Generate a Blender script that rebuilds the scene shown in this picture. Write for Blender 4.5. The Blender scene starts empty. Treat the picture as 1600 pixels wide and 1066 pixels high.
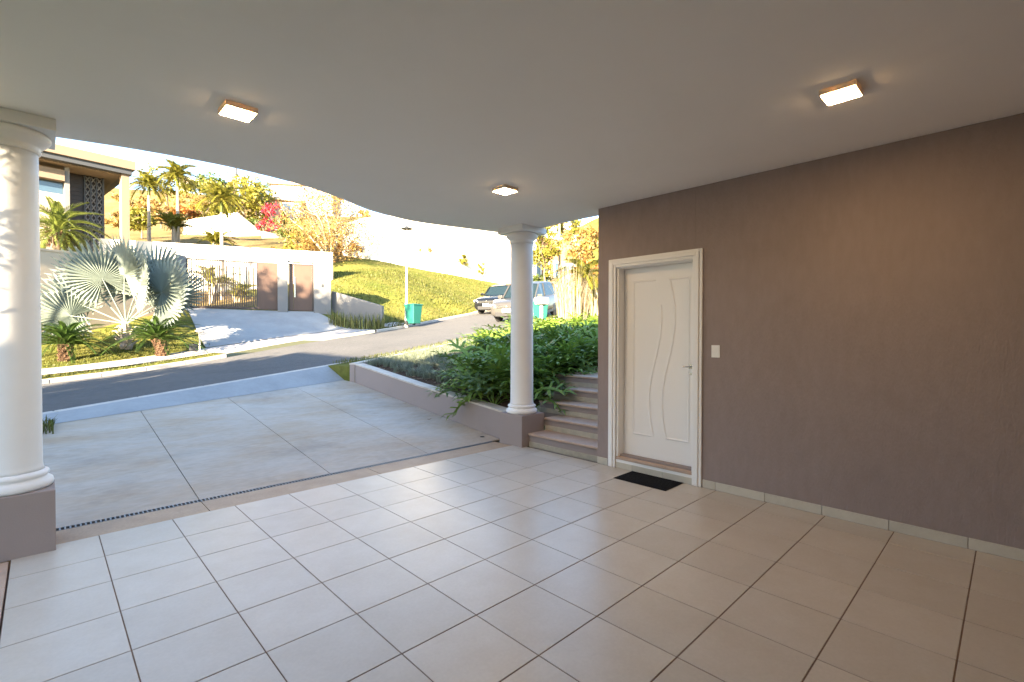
import bpy, bmesh, math, random
import numpy as np
from mathutils import Vector, Matrix, noise as mnoise

random.seed(7)
PI = math.pi
R = math.radians
SC = bpy.context.scene
COL = SC.collection

# ------------------------------------------------------------------ camera
CAM = Vector((-0.2923, -4.6827, 1.4852))
YAW, PITCH, ROLL, FPX = 0.7694, -0.0117, 0.0017, 758.35
FW = Vector((math.sin(YAW) * math.cos(PITCH), math.cos(YAW) * math.cos(PITCH), math.sin(PITCH)))
_r = Vector((math.cos(YAW), -math.sin(YAW), 0))
_u = _r.cross(FW)
RT = _r * math.cos(ROLL) + _u * math.sin(ROLL)
UP = -_r * math.sin(ROLL) + _u * math.cos(ROLL)
cd = bpy.data.cameras.new('camera')
cam = bpy.data.objects.new('camera', cd)
COL.objects.link(cam)
cam.matrix_world = Matrix(((RT.x, UP.x, -FW.x, CAM.x), (RT.y, UP.y, -FW.y, CAM.y), (RT.z, UP.z, -FW.z, CAM.z), (0, 0, 0, 1)))
cd.sensor_width = 36.0
cd.lens = FPX / 1600 * 36.0
cd.clip_start = 0.05
cd.clip_end = 3000
SC.camera = cam

# ------------------------------------------------------------------ light
SUN_DIR = Vector((-0.88, -0.47, 0)).normalized()      # horizontal direction towards the sun
SUN_EL = R(15)
SKY_STRENGTH = 0.06
SUN_STRENGTH = 3.8
EXPOSURE = 3.8
w = bpy.data.worlds.new('World')
SC.world = w
w.use_nodes = True
nt = w.node_tree
bg = nt.nodes['Background']
sky = nt.nodes.new('ShaderNodeTexSky')
sky.sky_type = 'NISHITA'
sky.sun_disc = False
sky.sun_elevation = SUN_EL
sky.sun_rotation = math.atan2(SUN_DIR.x, SUN_DIR.y)
sky.air_density = 1.0
sky.dust_density = 0.7
sky.ozone_density = 1.8
nt.links.new(sky.outputs[0], bg.inputs[0])
bg.inputs[1].default_value = SKY_STRENGTH
sl = bpy.data.lights.new('sun', 'SUN')
sl.energy = SUN_STRENGTH
sl.angle = R(0.6)
sl.color = (1.0, 0.82, 0.57)
sun = bpy.data.objects.new('sun', sl)
COL.objects.link(sun)
tosun = Vector((SUN_DIR.x * math.cos(SUN_EL), SUN_DIR.y * math.cos(SUN_EL), math.sin(SUN_EL)))
sun.rotation_euler = tosun.to_track_quat('Z', 'Y').to_euler()
SC.view_settings.view_transform = 'Standard'
SC.view_settings.look = 'None'
SC.view_settings.gamma = 1.0
SC.view_settings.exposure = EXPOSURE
SC.view_settings.use_curve_mapping = False
SC.render.engine = 'CYCLES'
SC.cycles.use_denoising = True
SC.cycles.max_bounces = 10
SC.cycles.diffuse_bounces = 6

# ------------------------------------------------------------------ helpers
def ray(px, py):
    return FW + RT * ((px - 800) / FPX) - UP * ((py - 533) / FPX)

def at(px, py, D):                                    # world point seen at that place of the photo, D metres deep
    return CAM + ray(px, py) * D

class MB:
    def __init__(s):
        s.v = []; s.f = []
    def quad(s, a, b, c, d):
        i = len(s.v); s.v += [tuple(a), tuple(b), tuple(c), tuple(d)]; s.f.append((i, i + 1, i + 2, i + 3)); return s
    def tri(s, a, b, c):
        i = len(s.v); s.v += [tuple(a), tuple(b), tuple(c)]; s.f.append((i, i + 1, i + 2)); return s
    def box(s, x0, x1, y0, y1, z0, z1, M=None):
        p = [Vector(q) for q in ((x0, y0, z0), (x1, y0, z0), (x1, y1, z0), (x0, y1, z0), (x0, y0, z1), (x1, y0, z1), (x1, y1, z1), (x0, y1, z1))]
        if M: p = [M @ q for q in p]
        i = len(s.v); s.v += [tuple(q) for q in p]
        s.f += [tuple(i + k for k in f) for f in ((0, 3, 2, 1), (4, 5, 6, 7), (0, 1, 5, 4), (1, 2, 6, 5), (2, 3, 7, 6), (3, 0, 4, 7))]
        return s
    def bbox(s, x0, x1, y0, y1, z0, z1, c=0.004):     # box with chamfered top edges
        i = len(s.v)
        s.v += [(x0, y0, z0), (x1, y0, z0), (x1, y1, z0), (x0, y1, z0),
                (x0, y0, z1 - c), (x1, y0, z1 - c), (x1, y1, z1 - c), (x0, y1, z1 - c),
                (x0 + c, y0 + c, z1), (x1 - c, y0 + c, z1), (x1 - c, y1 - c, z1), (x0 + c, y1 - c, z1)]
        for a in (0, 4):
            for k in range(4):
                l = (k + 1) % 4
                s.f.append((i + a + k, i + a + l, i + a + 4 + l, i + a + 4 + k))
        s.f.append((i + 8, i + 9, i + 10, i + 11)); s.f.append((i + 3, i + 2, i + 1, i))
        return s
    def prism(s, pts, z0, z1):                        # vertical prism over a plan polygon (counter-clockwise)
        i = len(s.v); n = len(pts)
        zz0 = z0 if hasattr(z0, '__len__') else [z0] * n
        zz1 = z1 if hasattr(z1, '__len__') else [z1] * n
        s.v += [(p[0], p[1], zz0[k]) for k, p in enumerate(pts)] + [(p[0], p[1], zz1[k]) for k, p in enumerate(pts)]
        s.f.append(tuple(i + n + k for k in range(n))); s.f.append(tuple(i + n - 1 - k for k in range(n)))
        for k in range(n):
            l = (k + 1) % n
            s.f.append((i + k, i + l, i + n + l, i + n + k))
        return s
    def lathe(s, prof, c=(0, 0, 0), n=48):
        i = len(s.v); m = len(prof)
        for k in range(n):
            a = 2 * PI * k / n
            for r_, z in prof:
                s.v.append((c[0] + r_ * math.cos(a), c[1] + r_ * math.sin(a), c[2] + z))
        for k in range(n):
            l = (k + 1) % n
            for j in range(m - 1):
                s.f.append((i + k * m + j, i + l * m + j, i + l * m + j + 1, i + k * m + j + 1))
        s.f.append(tuple(i + k * m + m - 1 for k in range(n)))
        s.f.append(tuple(i + k * m for k in reversed(range(n))))
        return s
    def tube(s, pts, rad, n=6):
        pts = [Vector(p) for p in pts]; i = len(s.v); m = len(pts)
        if not hasattr(rad, '__len__'): rad = [rad] * m
        for k, p in enumerate(pts):
            t = (pts[min(k + 1, m - 1)] - pts[max(k - 1, 0)])
            if t.length < 1e-9: t = Vector((0, 0, 1))
            t.normalize()
            a = t.cross(Vector((0, 0, 1)))
            if a.length < 0.05: a = t.cross(Vector((1, 0, 0)))
            a.normalize(); b = t.cross(a)
            for q in range(n):
                an = 2 * PI * q / n
                s.v.append(tuple(p + (a * math.cos(an) + b * math.sin(an)) * rad[k]))
        for k in range(m - 1):
            for q in range(n):
                e = (q + 1) % n
                s.f.append((i + k * n + q, i + k * n + e, i + (k + 1) * n + e, i + (k + 1) * n + q))
        s.f.append(tuple(i + q for q in reversed(range(n)))); s.f.append(tuple(i + (m - 1) * n + q for q in range(n)))
        return s
    def grid(s, P, nu, nv):                           # P(i,j) -> point
        i = len(s.v)
        for a in range(nu):
            for b in range(nv):
                s.v.append(tuple(P(a, b)))
        for a in range(nu - 1):
            for b in range(nv - 1):
                s.f.append((i + a * nv + b, i + (a + 1) * nv + b, i + (a + 1) * nv + b + 1, i + a * nv + b + 1))
        return s
    def mesh(s, name, m, smooth=False, off=None):
        me = bpy.data.meshes.new(name)
        v = s.v if off is None else [(p[0] - off[0], p[1] - off[1], p[2] - off[2]) for p in s.v]
        me.from_pydata(v, [], s.f)
        if m: me.materials.append(m)
        if smooth: me.polygons.foreach_set('use_smooth', [True] * len(me.polygons))
        me.update()
        return me
    def build(s, name, m, parent=None, smooth=False, bevel=0, local=False):
        off = None
        if parent is not None and not local: off = wloc(parent)
        o = bpy.data.objects.new(name, s.mesh(name, m, smooth, off))
        COL.objects.link(o)
        if parent is not None: o.parent = parent
        if bevel:
            b = o.modifiers.new('bevel', 'BEVEL'); b.width = bevel; b.segments = 2; b.limit_method = 'ANGLE'
        return o

def wloc(o):
    p = Vector(o.location)
    while o.parent is not None:
        o = o.parent; p = p + Vector(o.location)
    return p

def place(name, me, parent, loc=(0, 0, 0), rot=(0, 0, 0), sc=1.0):
    o = bpy.data.objects.new(name, me); COL.objects.link(o)
    if parent is not None: o.parent = parent
    o.location = loc; o.rotation_euler = rot
    o.scale = sc if hasattr(sc, '__len__') else (sc, sc, sc)
    return o

def tag(o, label, cat, group=None, kind=None):
    o['label'] = label; o['category'] = cat
    if group: o['group'] = group
    if kind: o['kind'] = kind
    return o

def struct(o, label=None):
    o['kind'] = 'structure'
    if label: o['label'] = label
    return o

def thing(name, loc, label, cat, group=None, rz=0):
    o = bpy.data.objects.new(name, None); COL.objects.link(o)
    o.location = loc; o.rotation_euler = (0, 0, rz); o.empty_display_size = 0.2
    return tag(o, label, cat, group)

# ------------------------------------------------------------------ materials
def node_mat(name):
    m = bpy.data.materials.new(name); m.use_nodes = True
    return m, m.node_tree, m.node_tree.nodes['Principled BSDF']

def mat(name, col, rough=0.6, var=0.0, scale=6.0, bump=0.0, bscale=60.0, stretch=(1, 1, 1), metal=0.0, spec=0.5,
        col2=None, objvar=0.0, coat=0.0, detail=6.0, island=0.0, transl=0.0, fine=0.0, coords='pos', stain=0.0, stscale=0.7, rvar=0.0):
    m, t, b = node_mat(name)
    N = t.nodes.new; L = t.links.new
    b.inputs['Roughness'].default_value = rough
    b.inputs['Metallic'].default_value = metal
    b.inputs['Specular IOR Level'].default_value = spec
    if coat: b.inputs['Coat Weight'].default_value = coat; b.inputs['Coat Roughness'].default_value = 0.08
    if coords == 'pos':
        g = N('ShaderNodeNewGeometry').outputs['Position']
    else:
        g = N('ShaderNodeTexCoord').outputs['Object']
    mp = N('ShaderNodeMapping'); mp.inputs['Scale'].default_value = stretch
    L(g, mp.inputs[0])
    rgb = N('ShaderNodeRGB'); rgb.outputs[0].default_value = (*col, 1)
    cur = rgb.outputs[0]
    if col2 is not None or var:
        nz = N('ShaderNodeTexNoise'); nz.inputs['Scale'].default_value = scale; nz.inputs['Detail'].default_value = detail
        nz.inputs['Roughness'].default_value = 0.62
        L(mp.outputs[0], nz.inputs['Vector'])
        cr = N('ShaderNodeMapRange'); cr.inputs[1].default_value = 0.3; cr.inputs[2].default_value = 0.7
        L(nz.outputs['Fac'], cr.inputs[0])
        mx = N('ShaderNodeMix'); mx.data_type = 'RGBA'
        L(cr.outputs[0], mx.inputs[0]); L(cur, mx.inputs[6])
        c2 = col2 if col2 is not None else tuple(c * (1 - var) for c in col)
        mx.inputs[7].default_value = (*c2, 1)
        cur = mx.outputs[2]
    if fine:
        nf = N('ShaderNodeTexNoise'); nf.inputs['Scale'].default_value = scale * 14; nf.inputs['Detail'].default_value = 3
        L(mp.outputs[0], nf.inputs['Vector'])
        fr = N('ShaderNodeMapRange'); fr.inputs[1].default_value = 0.25; fr.inputs[2].default_value = 0.75
        fr.inputs[3].default_value = 1 - fine; fr.inputs[4].default_value = 1 + fine
        L(nf.outputs['Fac'], fr.inputs[0])
        h = N('ShaderNodeHueSaturation'); L(fr.outputs[0], h.inputs['Value']); L(cur, h.inputs['Color']); cur = h.outputs[0]
    if stain:
        ns = N('ShaderNodeTexNoise'); ns.inputs['Scale'].default_value = stscale; ns.inputs['Detail'].default_value = 8; ns.inputs['Roughness'].default_value = 0.7; ns.inputs['Distortion'].default_value = 0.6
        L(g, ns.inputs['Vector'])
        sr = N('ShaderNodeMapRange'); sr.inputs[1].default_value = 0.50; sr.inputs[2].default_value = 0.72; sr.inputs[3].default_value = 1.0; sr.inputs[4].default_value = 1 - stain
        L(ns.outputs['Fac'], sr.inputs[0])
        h = N('ShaderNodeHueSaturation'); L(sr.outputs[0], h.inputs['Value']); L(cur, h.inputs['Color']); cur = h.outputs[0]
        if rvar:
            rr = N('ShaderNodeMapRange'); rr.inputs[1].default_value = 0.3; rr.inputs[2].default_value = 0.7; rr.inputs[3].default_value = rough - rvar; rr.inputs[4].default_value = rough + rvar
            L(ns.outputs['Fac'], rr.inputs[0]); L(rr.outputs[0], b.inputs['Roughness'])
    if objvar or island:
        src = N('ShaderNodeObjectInfo').outputs['Random'] if objvar else N('ShaderNodeNewGeometry').outputs['Random Per Island']
        k = objvar or island
        vr = N('ShaderNodeMapRange'); vr.inputs[3].default_value = 1 - k; vr.inputs[4].default_value = 1 + k
        L(src, vr.inputs[0])
        h = N('ShaderNodeHueSaturation'); L(vr.outputs[0], h.inputs['Value']); L(cur, h.inputs['Color'])
        if island:
            hr = N('ShaderNodeMapRange'); hr.inputs[3].default_value = 0.5 - island * 0.06; hr.inputs[4].default_value = 0.5 + island * 0.06
            ml = N('ShaderNodeMath'); ml.operation = 'MULTIPLY'; ml.inputs[1].default_value = 7.31
            fr = N('ShaderNodeMath'); fr.operation = 'FRACT'
            L(src, ml.inputs[0]); L(ml.outputs[0], fr.inputs[0]); L(fr.outputs[0], hr.inputs[0]); L(hr.outputs[0], h.inputs['Hue'])
        cur = h.outputs[0]
    L(cur, b.inputs['Base Color'])
    if bump:
        nb = N('ShaderNodeTexNoise'); nb.inputs['Scale'].default_value = bscale; nb.inputs['Detail'].default_value = 5
        L(mp.outputs[0], nb.inputs['Vector'])
        bp = N('ShaderNodeBump'); bp.inputs['Strength'].default_value = bump; bp.inputs['Distance'].default_value = 0.01
        L(nb.outputs['Fac'], bp.inputs['Height']); L(bp.outputs[0], b.inputs['Normal'])
    if transl:
        out = t.nodes['Material Output']
        tr = N('ShaderNodeBsdfTranslucent'); L(cur, tr.inputs[0])
        ms = N('ShaderNodeMixShader'); ms.inputs[0].default_value = transl
        L(b.outputs[0], ms.inputs[1]); L(tr.outputs[0], ms.inputs[2]); L(ms.outputs[0], out.inputs[0])
    return m

def glow(name, col, strength):
    m, t, b = node_mat(name)
    b.inputs['Base Color'].default_value = (0.8, 0.75, 0.65, 1)
    b.inputs['Emission Color'].default_value = (*col, 1)
    b.inputs['Emission Strength'].default_value = strength
    return m

def glass(name, col, rough=0.03):
    return mat(name, col, rough, spec=0.8, coat=0.6)

M = {}
M['ceiling'] = mat('ceiling_paint', (0.88, 0.85, 0.805), 0.9, var=0.03, stain=0.04, stscale=0.5, scale=0.8, bump=0.05, bscale=90)
M['wall'] = mat('taupe_plaster', (0.315, 0.252, 0.234), 0.85, var=0.09, stain=0.10, stscale=0.8, scale=1.3, bump=0.55, bscale=85, stretch=(1, 1, 0.32), fine=0.05)
M['smooth_taupe'] = mat('taupe_paint', (0.30, 0.245, 0.225), 0.8, var=0.06, scale=2.0, bump=0.12, bscale=110)
M['tile'] = mat('beige_tile', (0.520, 0.480, 0.420), 0.31, col2=(0.48, 0.43, 0.36), stain=0.035, stscale=2.2, rvar=0.03, scale=4.5, objvar=0.05, fine=0.04, bump=0.015, bscale=8, spec=0.55)
M['grout'] = mat('grout', (0.20, 0.135, 0.10), 0.9, var=0.3, scale=9)
M['skirting'] = mat('skirting_tile', (0.58, 0.54, 0.45), 0.4, var=0.16, scale=7, objvar=0.05)
M['white'] = mat('white_paint', (0.86, 0.85, 0.83), 0.45, var=0.03, scale=3, bump=0.03, bscale=60)
M['column'] = mat('column_paint', (0.80, 0.79, 0.77), 0.55, var=0.04, scale=4, bump=0.05, bscale=70)
M['door'] = mat('door_lacquer', (0.86, 0.84, 0.81), 0.32, var=0.015, scale=2)
M['stone'] = mat('pink_stone', (0.50, 0.36, 0.27), 0.55, col2=(0.40, 0.29, 0.22), scale=7, bump=0.1, bscale=80, objvar=0.06, fine=0.06)
M['riser_stone'] = mat('riser_stone', (0.47, 0.41, 0.31), 0.6, col2=(0.33, 0.31, 0.25), scale=9, bump=0.1, bscale=80, objvar=0.07, fine=0.07)
M['coping'] = mat('coping_stone', (0.60, 0.53, 0.45), 0.65, col2=(0.45, 0.39, 0.32), scale=6, bump=0.15, bscale=70, fine=0.06)
M['slab'] = mat('driveway_concrete', (0.47, 0.425, 0.37), 0.62, col2=(0.40, 0.29, 0.185), scale=1.3, stain=0.32, stscale=0.55, bump=0.12, bscale=120, objvar=0.035, fine=0.09, stretch=(0.55, 1.3, 1))
M['apron'] = mat('apron_concrete', (0.36, 0.36, 0.355), 0.7, col2=(0.28, 0.28, 0.275), scale=1.4, bump=0.1, bscale=110, fine=0.05)
M['kerb'] = mat('kerb_concrete', (0.55, 0.50, 0.45), 0.8, col2=(0.42, 0.38, 0.34), scale=2.5, bump=0.2, bscale=60, fine=0.06)
M['strip'] = mat('threshold_strip', (0.47, 0.345, 0.23), 0.6, col2=(0.37, 0.26, 0.17), scale=4, bump=0.15, bscale=130, fine=0.10)
M['joint'] = mat('joint_dark', (0.10, 0.10, 0.095), 0.9)
M['drain'] = mat('drain_dark', (0.015, 0.017, 0.02), 0.6)
M['grate'] = mat('drain_grate', (0.28, 0.29, 0.30), 0.45, metal=0.6, var=0.3, scale=20)
M['asphalt'] = mat('asphalt', (0.088, 0.086, 0.086), 0.9, col2=(0.070, 0.069, 0.070), stain=0.25, stscale=0.4, scale=0.7, bump=0.5, bscale=160, fine=0.22)
M['pave'] = mat('pale_paving', (0.50, 0.45, 0.41), 0.8, col2=(0.40, 0.36, 0.33), scale=1.8, bump=0.15, bscale=90, fine=0.06)
M['lawn'] = mat('lawn', (0.085, 0.105, 0.018), 0.95, col2=(0.155, 0.135, 0.036), scale=0.55, bump=1.0, bscale=45, fine=0.25, spec=0.1)
M['dry'] = mat('dry_hillside', (0.19, 0.13, 0.060), 0.95, col2=(0.09, 0.075, 0.025), scale=0.35, bump=1.0, bscale=20, fine=0.25, spec=0.1)
M['soil'] = mat('planter_soil', (0.055, 0.036, 0.025), 0.95, col2=(0.10, 0.065, 0.045), scale=5, bump=1.0, bscale=30, fine=0.3, spec=0.1)
M['ground'] = mat('base_ground', (0.14, 0.12, 0.06), 0.95, col2=(0.08, 0.09, 0.03), scale=0.3, spec=0.1)
M['mat'] = mat('door_mat', (0.014, 0.014, 0.016), 0.95, var=0.4, scale=40, bump=1.0, bscale=220, spec=0.15)
M['plastic'] = mat('white_plastic', (0.82, 0.81, 0.79), 0.35)
M['chrome'] = mat('brushed_steel', (0.55, 0.54, 0.52), 0.25, metal=1.0)
M['diffuser'] = glow('lamp_diffuser', (1.0, 0.64, 0.32), 12.0)
M['lamp_body'] = mat('lamp_housing', (0.78, 0.65, 0.50), 0.5, transl=0.035)

# ================================================================== THE GARAGE
T = 0.45
# floor: grout bed with single tiles on it
fl = MB().box(-0.45, 4.335, -9.0, 0.0, -0.12, 0.0012).build('garage_floor', M['grout']); struct(fl)
tm = {}
def tile_mesh(wx, wy):
    k = (round(wx, 3), round(wy, 3))
    if k not in tm:
        g = 0.0029
        tm[k] = MB().bbox(-wx / 2 + g, wx / 2 - g, -wy / 2 + g * 1.15, wy / 2 - g * 1.15, -0.004, 0.004, 0.0012).mesh('tile', M['tile'])
    return tm[k]
DX = 0.0
rest = MB()
for a in range(-1, 10):
    x0, x1 = a * T, min((a + 1) * T, 4.331)
    if x1 - x0 < 0.03: continue
    for b in range(0, 20):
        y1 = -0.019 - b * T if b else 0.0
        y1 = -b * T - (0.019 if b else 0.0); y0 = -(b + 1) * T - 0.019
        if b == 0: y1 = 0.0
        if y0 < -9: y0 = -9
        if b < 12:
            o = place('tile', tile_mesh(x1 - x0, y1 - y0), fl, ((x0 + x1) / 2, (y0 + y1) / 2, random.uniform(-0.0004, 0.0004)),
                      (random.uniform(-1, 1) * 0.0006, random.uniform(-1, 1) * 0.0006, 0))
        else:
            rest.bbox(x0 + .0035, x1 - .0035, y0 + .0035, y1 - .0035, -0.004, 0.004, 0.0025)
o = rest.build('tile', M['tile'], fl); o['kind'] = 'stuff'
# edge border of brown stone on the open side
bo = MB()
struct(MB().box(-0.75, -0.455, -9.0, -0.13, -0.12, -0.002).build('floor_border', M['grout']))
border = bpy.data.objects['floor_border']
for k in range(20):
    y1 = -0.14 - k * 0.45; y0 = max(y1 - 0.444, -8.99)
    MB().bbox(-0.745, -0.458, y0, y1, -0.002, 0.006, 0.003).build('stone_piece', M['stone'], border)

# concrete threshold strip and drain
st = MB().box(-0.9, 0.712, 0.004, 0.33, -0.12, 0.0).box(0.718, 2.30, 0.004, 0.33, -0.12, 0.0).box(2.306, 4.24, 0.004, 0.33, -0.12, 0.0).build('threshold_strip', M['strip']); struct(st)
dr = thing('drain_grate', (2.0, 0.365, 0), 'narrow dark slotted drain channel across the driveway foot', 'drain')
MB().box(-0.9, 4.24, 0.33, 0.40, -0.12, -0.03).build('channel', M['drain'], dr)
MB().box(-0.9, 4.24, 0.3305, 0.336, -0.03, 0.002).box(-0.9, 4.24, 0.394, 0.3995, -0.03, 0.002).build('rail', M['grate'], dr)
g = MB(); x = -0.9
while x < 4.2:
    g.box(x, x + 0.011, 0.3365, 0.3935, -0.02, 0.0015); x += 0.030
o = g.build('bar', M['grate'], dr); o['kind'] = 'stuff'

# ceiling slab with its curved front
def catmull(P, n=10):
    P = [Vector((p[0], p[1], p[2] if len(p) > 2 else 0)) for p in P]
    out = []
    for i in range(len(P) - 1):
        p0, p1, p2, p3 = P[max(i - 1, 0)], P[i], P[i + 1], P[min(i + 2, len(P) - 1)]
        for k in range(n):
            t = k / n
            out.append(0.5 * ((2 * p1) + (-p0 + p2) * t + (2 * p0 - 5 * p1 + 4 * p2 - p3) * t * t + (-p0 + 3 * p1 - 3 * p2 + p3) * t ** 3))
    out.append(P[-1])
    return out
ZC = 2.95
edge = catmull([(-1.15, 0.55), (-0.6, 0.40), (-0.19, 0.268), (0.25, 0.155), (0.72, 0.092), (1.05, 0.095), (1.55, 0.170), (2.05, 0.36), (2.45, 0.57), (2.85, 0.665), (3.2, 0.69), (3.65, 0.61), (4.13, 0.49), (4.5, 0.40), (4.66, 0.31), (4.70, 0.05), (4.62, -0.30), (4.59, -0.75), (4.605, -1.1), (4.615, -1.34)], 8)
poly = [(-1.15, -9.2), (4.62, -9.2)] + [(p.x, p.y) for p in reversed(edge)]
ce = MB().prism(poly, ZC, ZC + 0.28).build('ceiling', M['ceiling']); struct(ce)

# wall with the door opening (three butted blocks), wall end reaching the corner by the steps
X0, X1 = 4.338, 4.60
DY0, DY1, DZ1 = -2.495, -1.585, 2.262                     # opening
gw = thing('garage_wall', (X0, -1.335, 0), 'taupe scratched plaster wall around the white door', 'wall')
gw['kind'] = 'structure'
MB().box(X0, X1, -9.0, DY0, 0, ZC - 0.002).box(X0, X1, DY1, -1.335, 0, ZC - 0.002).box(X0, X1, DY0 + .001, DY1 - .001, DZ1, ZC - 0.002).build('plaster', M['wall'], gw)
ys = [-2.585, -2.712, -3.154, -3.596, -4.037, -4.478, -4.92, -5.36, -5.80, -6.24, -6.7]
for a, b in zip(ys[:-1], ys[1:]):
    MB().box(X0 - 0.011, X0 - 0.001, b + 0.002, a - 0.002, 0.005, 0.082).build('skirting_tile', M['skirting'], gw, bevel=0.002)
MB().box(X0 - 0.011, X0 - 0.001, -1.478, -1.337, 0.005, 0.082).build('skirting_tile', M['skirting'], gw, bevel=0.002)
struct(MB().box(-1.05, -0.76, -9.0, -3.9, -0.1, ZC - 0.002).build('side_wall', M['wall']))
bw = MB().box(-0.755, X0 - .013, -6.50, -6.25, -0.1, ZC - 0.002).build('back_wall', M['wall']); struct(bw)

# door
dd = thing('door', (X0, -2.04, 0), 'white entrance door with two wavy raised mouldings in a white frame', 'door')
fr = MB()
def arch(y0, y1, z1, xa, xb, w_):                     # three-sided casing ring, butted
    fr.box(xa, xb, y0, y0 + w_, 0.005, z1); fr.box(xa, xb, y1 - w_, y1, 0.005, z1); fr.box(xa, xb, y0 + w_, y1 - w_, z1 - w_, z1)
arch(-2.577, -1.492, 2.338, X0 - 0.022, X0 - 0.001, 0.030)
arch(-2.5465, -1.5225, 2.3075, X0 - 0.034, X0 - 0.001, 0.034)
arch(-2.512, -1.557, 2.273, X0 - 0.024, X0 - 0.001, 0.030)
fr.build('casing', M['white'], dd, bevel=0.005)
jb = MB().box(X0 + 0.001, X0 + 0.20, DY0 + .002, DY0 + 0.027, 0.13, DZ1 - .003).box(X0 + 0.001, X0 + 0.20, DY1 - 0.027, DY1 - .002, 0.13, DZ1 - .003).box(X0 + 0.001, X0 + 0.20, DY0 + 0.028, DY1 - 0.028, DZ1 - 0.03, DZ1 - .004)
jb.build('jamb', M['white'], dd, bevel=0.003)
th_ = MB().box(X0 - 0.012, X0 + 0.20, DY0 + 0.003, DY1 - 0.003, 0.10, 0.128).build('threshold', M['stone'], dd, bevel=0.004)
MB().box(X0 - 0.004, X0 + 0.2, DY0 + 0.003, DY1 - 0.003, 0.068, 0.0995).build('riser', M['white'], dd)
yy = [DY1 - .003, -1.80, -2.16, DY0 + .003]
for a, b in zip(yy[:-1], yy[1:]):
    MB().box(X0 - 0.006, X0 + 0.2, b + .002, a - .002, 0.003, 0.0675).build('riser_tile', M['skirting'], dd)
XL = X0 + 0.115                                       # face of the leaf
ly0, ly1, lz0, lz1 = DY0 + 0.030, DY1 - 0.030, 0.133, DZ1 - 0.033
leaf = MB().box(XL, XL + 0.04, ly0, ly1, lz0, lz1).build('leaf', M['door'], dd, bevel=0.003)
def molding(pts, wd=0.012, h=0.006):                   # raised half-round bead on the leaf face; pts = (y, z)
    m_ = MB(); prof = [(-1, 0), (-0.7, 0.65), (0, 1), (0.7, 0.65), (1, 0)]
    n_ = len(pts)
    P = [Vector((0, p[0], p[1])) for p in pts]
    def f(i, j):
        t = (P[min(i + 1, n_ - 1)] - P[max(i - 1, 0)]).normalized()
        nn = Vector((0, -t.z, t.y))
        q = P[i] + nn * prof[j][0] * wd
        return (XL - prof[j][1] * h - 0.0005, q.y, q.z)
    m_.grid(f, n_, 5)
    return m_
W_, H_ = ly1 - ly0, lz1 - lz0
def P2(u, v): return (ly1 - u * W_, lz0 + v * H_)      # u from the left (hinge) side, v from the bottom
def wave(uo, v0, v1, n=40):
    out = []
    for k in range(n + 1):
        t = k / n; v = v0 + (v1 - v0) * t
        s_ = math.sin((v - 0.52) * 2 * PI / 0.86)
        out.append(P2(uo + 0.085 * s_, v))
    return out
leftw = wave(0.455, 0.125, 0.80)
rightw = wave(0.635, 0.125, 0.93)
for pts in (leftw, rightw,
            [P2(0.14, 0.125), P2(0.14, 0.93)], [P2(0.90, 0.125), P2(0.90, 0.93)]):
    molding(pts).build('bead', M['door'], leaf, smooth=True)
molding([P2(0.14, 0.93), P2(0.455, 0.93)]).build('bead', M['door'], leaf, smooth=True)
molding([P2(0.63, 0.93), P2(0.90, 0.93)]).build('bead', M['door'], leaf, smooth=True)
molding([P2(0.14, 0.125), P2(0.40, 0.125)]).build('bead', M['door'], leaf, smooth=True)
molding([P2(0.60, 0.125), P2(0.90, 0.125)]).build('bead', M['door'], leaf, smooth=True)
hy, hz = ly0 + 0.06, 1.17
hd = MB().box(XL - 0.007, XL - 0.0005, hy - 0.022, hy + 0.022, hz - 0.022, hz + 0.022)
hd.tube([(XL - 0.006, hy, hz), (XL - 0.045, hy, hz), (XL - 0.052, hy + 0.012, hz), (XL - 0.052, hy + 0.062, hz)], 0.0085, 8)
hd.build('handle', M['chrome'], leaf, smooth=False, bevel=0.001)
ko = MB().lathe([(0.0, 0.0), (0.014, 0), (0.014, 0.004), (0, 0.004)], n=16).build('keyhole', M['chrome'], leaf, local=True)
ko.location = Vector((XL - 0.0045, hy, hz - 0.075)) - wloc(leaf); ko.rotation_euler = (0, PI / 2, 0)
# switch
sw = thing('light_switch', (X0, -2.705, 1.335), 'white plastic wall switch right of the door', 'light switch')
MB().box(X0 - 0.009, X0 - 0.0005, -2.745, -2.665, 1.276, 1.394).build('cover_plate', M['plastic'], sw, bevel=0.003)
for z in (1.306, 1.338): MB().box(X0 - 0.0125, X0 - 0.0095, -2.7155, -2.6945, z, z + 0.026).build('rocker', M['plastic'], sw, bevel=0.001)
# door mat
dm = thing('door_mat', (4.15, -2.1, 0.004), 'black rectangular fibre mat on the tiles before the white door', 'door mat')
MB().box(3.960, 4.322, -2.398, -1.808, 0.0045, 0.010).build('rim', M['mat'], dm, bevel=0.003)
pm = MB()
def dmh(i, j):
    x_ = 3.985 + 0.312 * i / 30; y_ = -2.372 + 0.538 * j / 50
    return (x_, y_, 0.0125 + 0.0022 * (math.sin(i * 2.1 + j * 1.3) * math.sin(j * 2.1 - i * 1.3)))
pm.grid(dmh, 31, 51).build('pile', M['mat'], dm)

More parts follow.
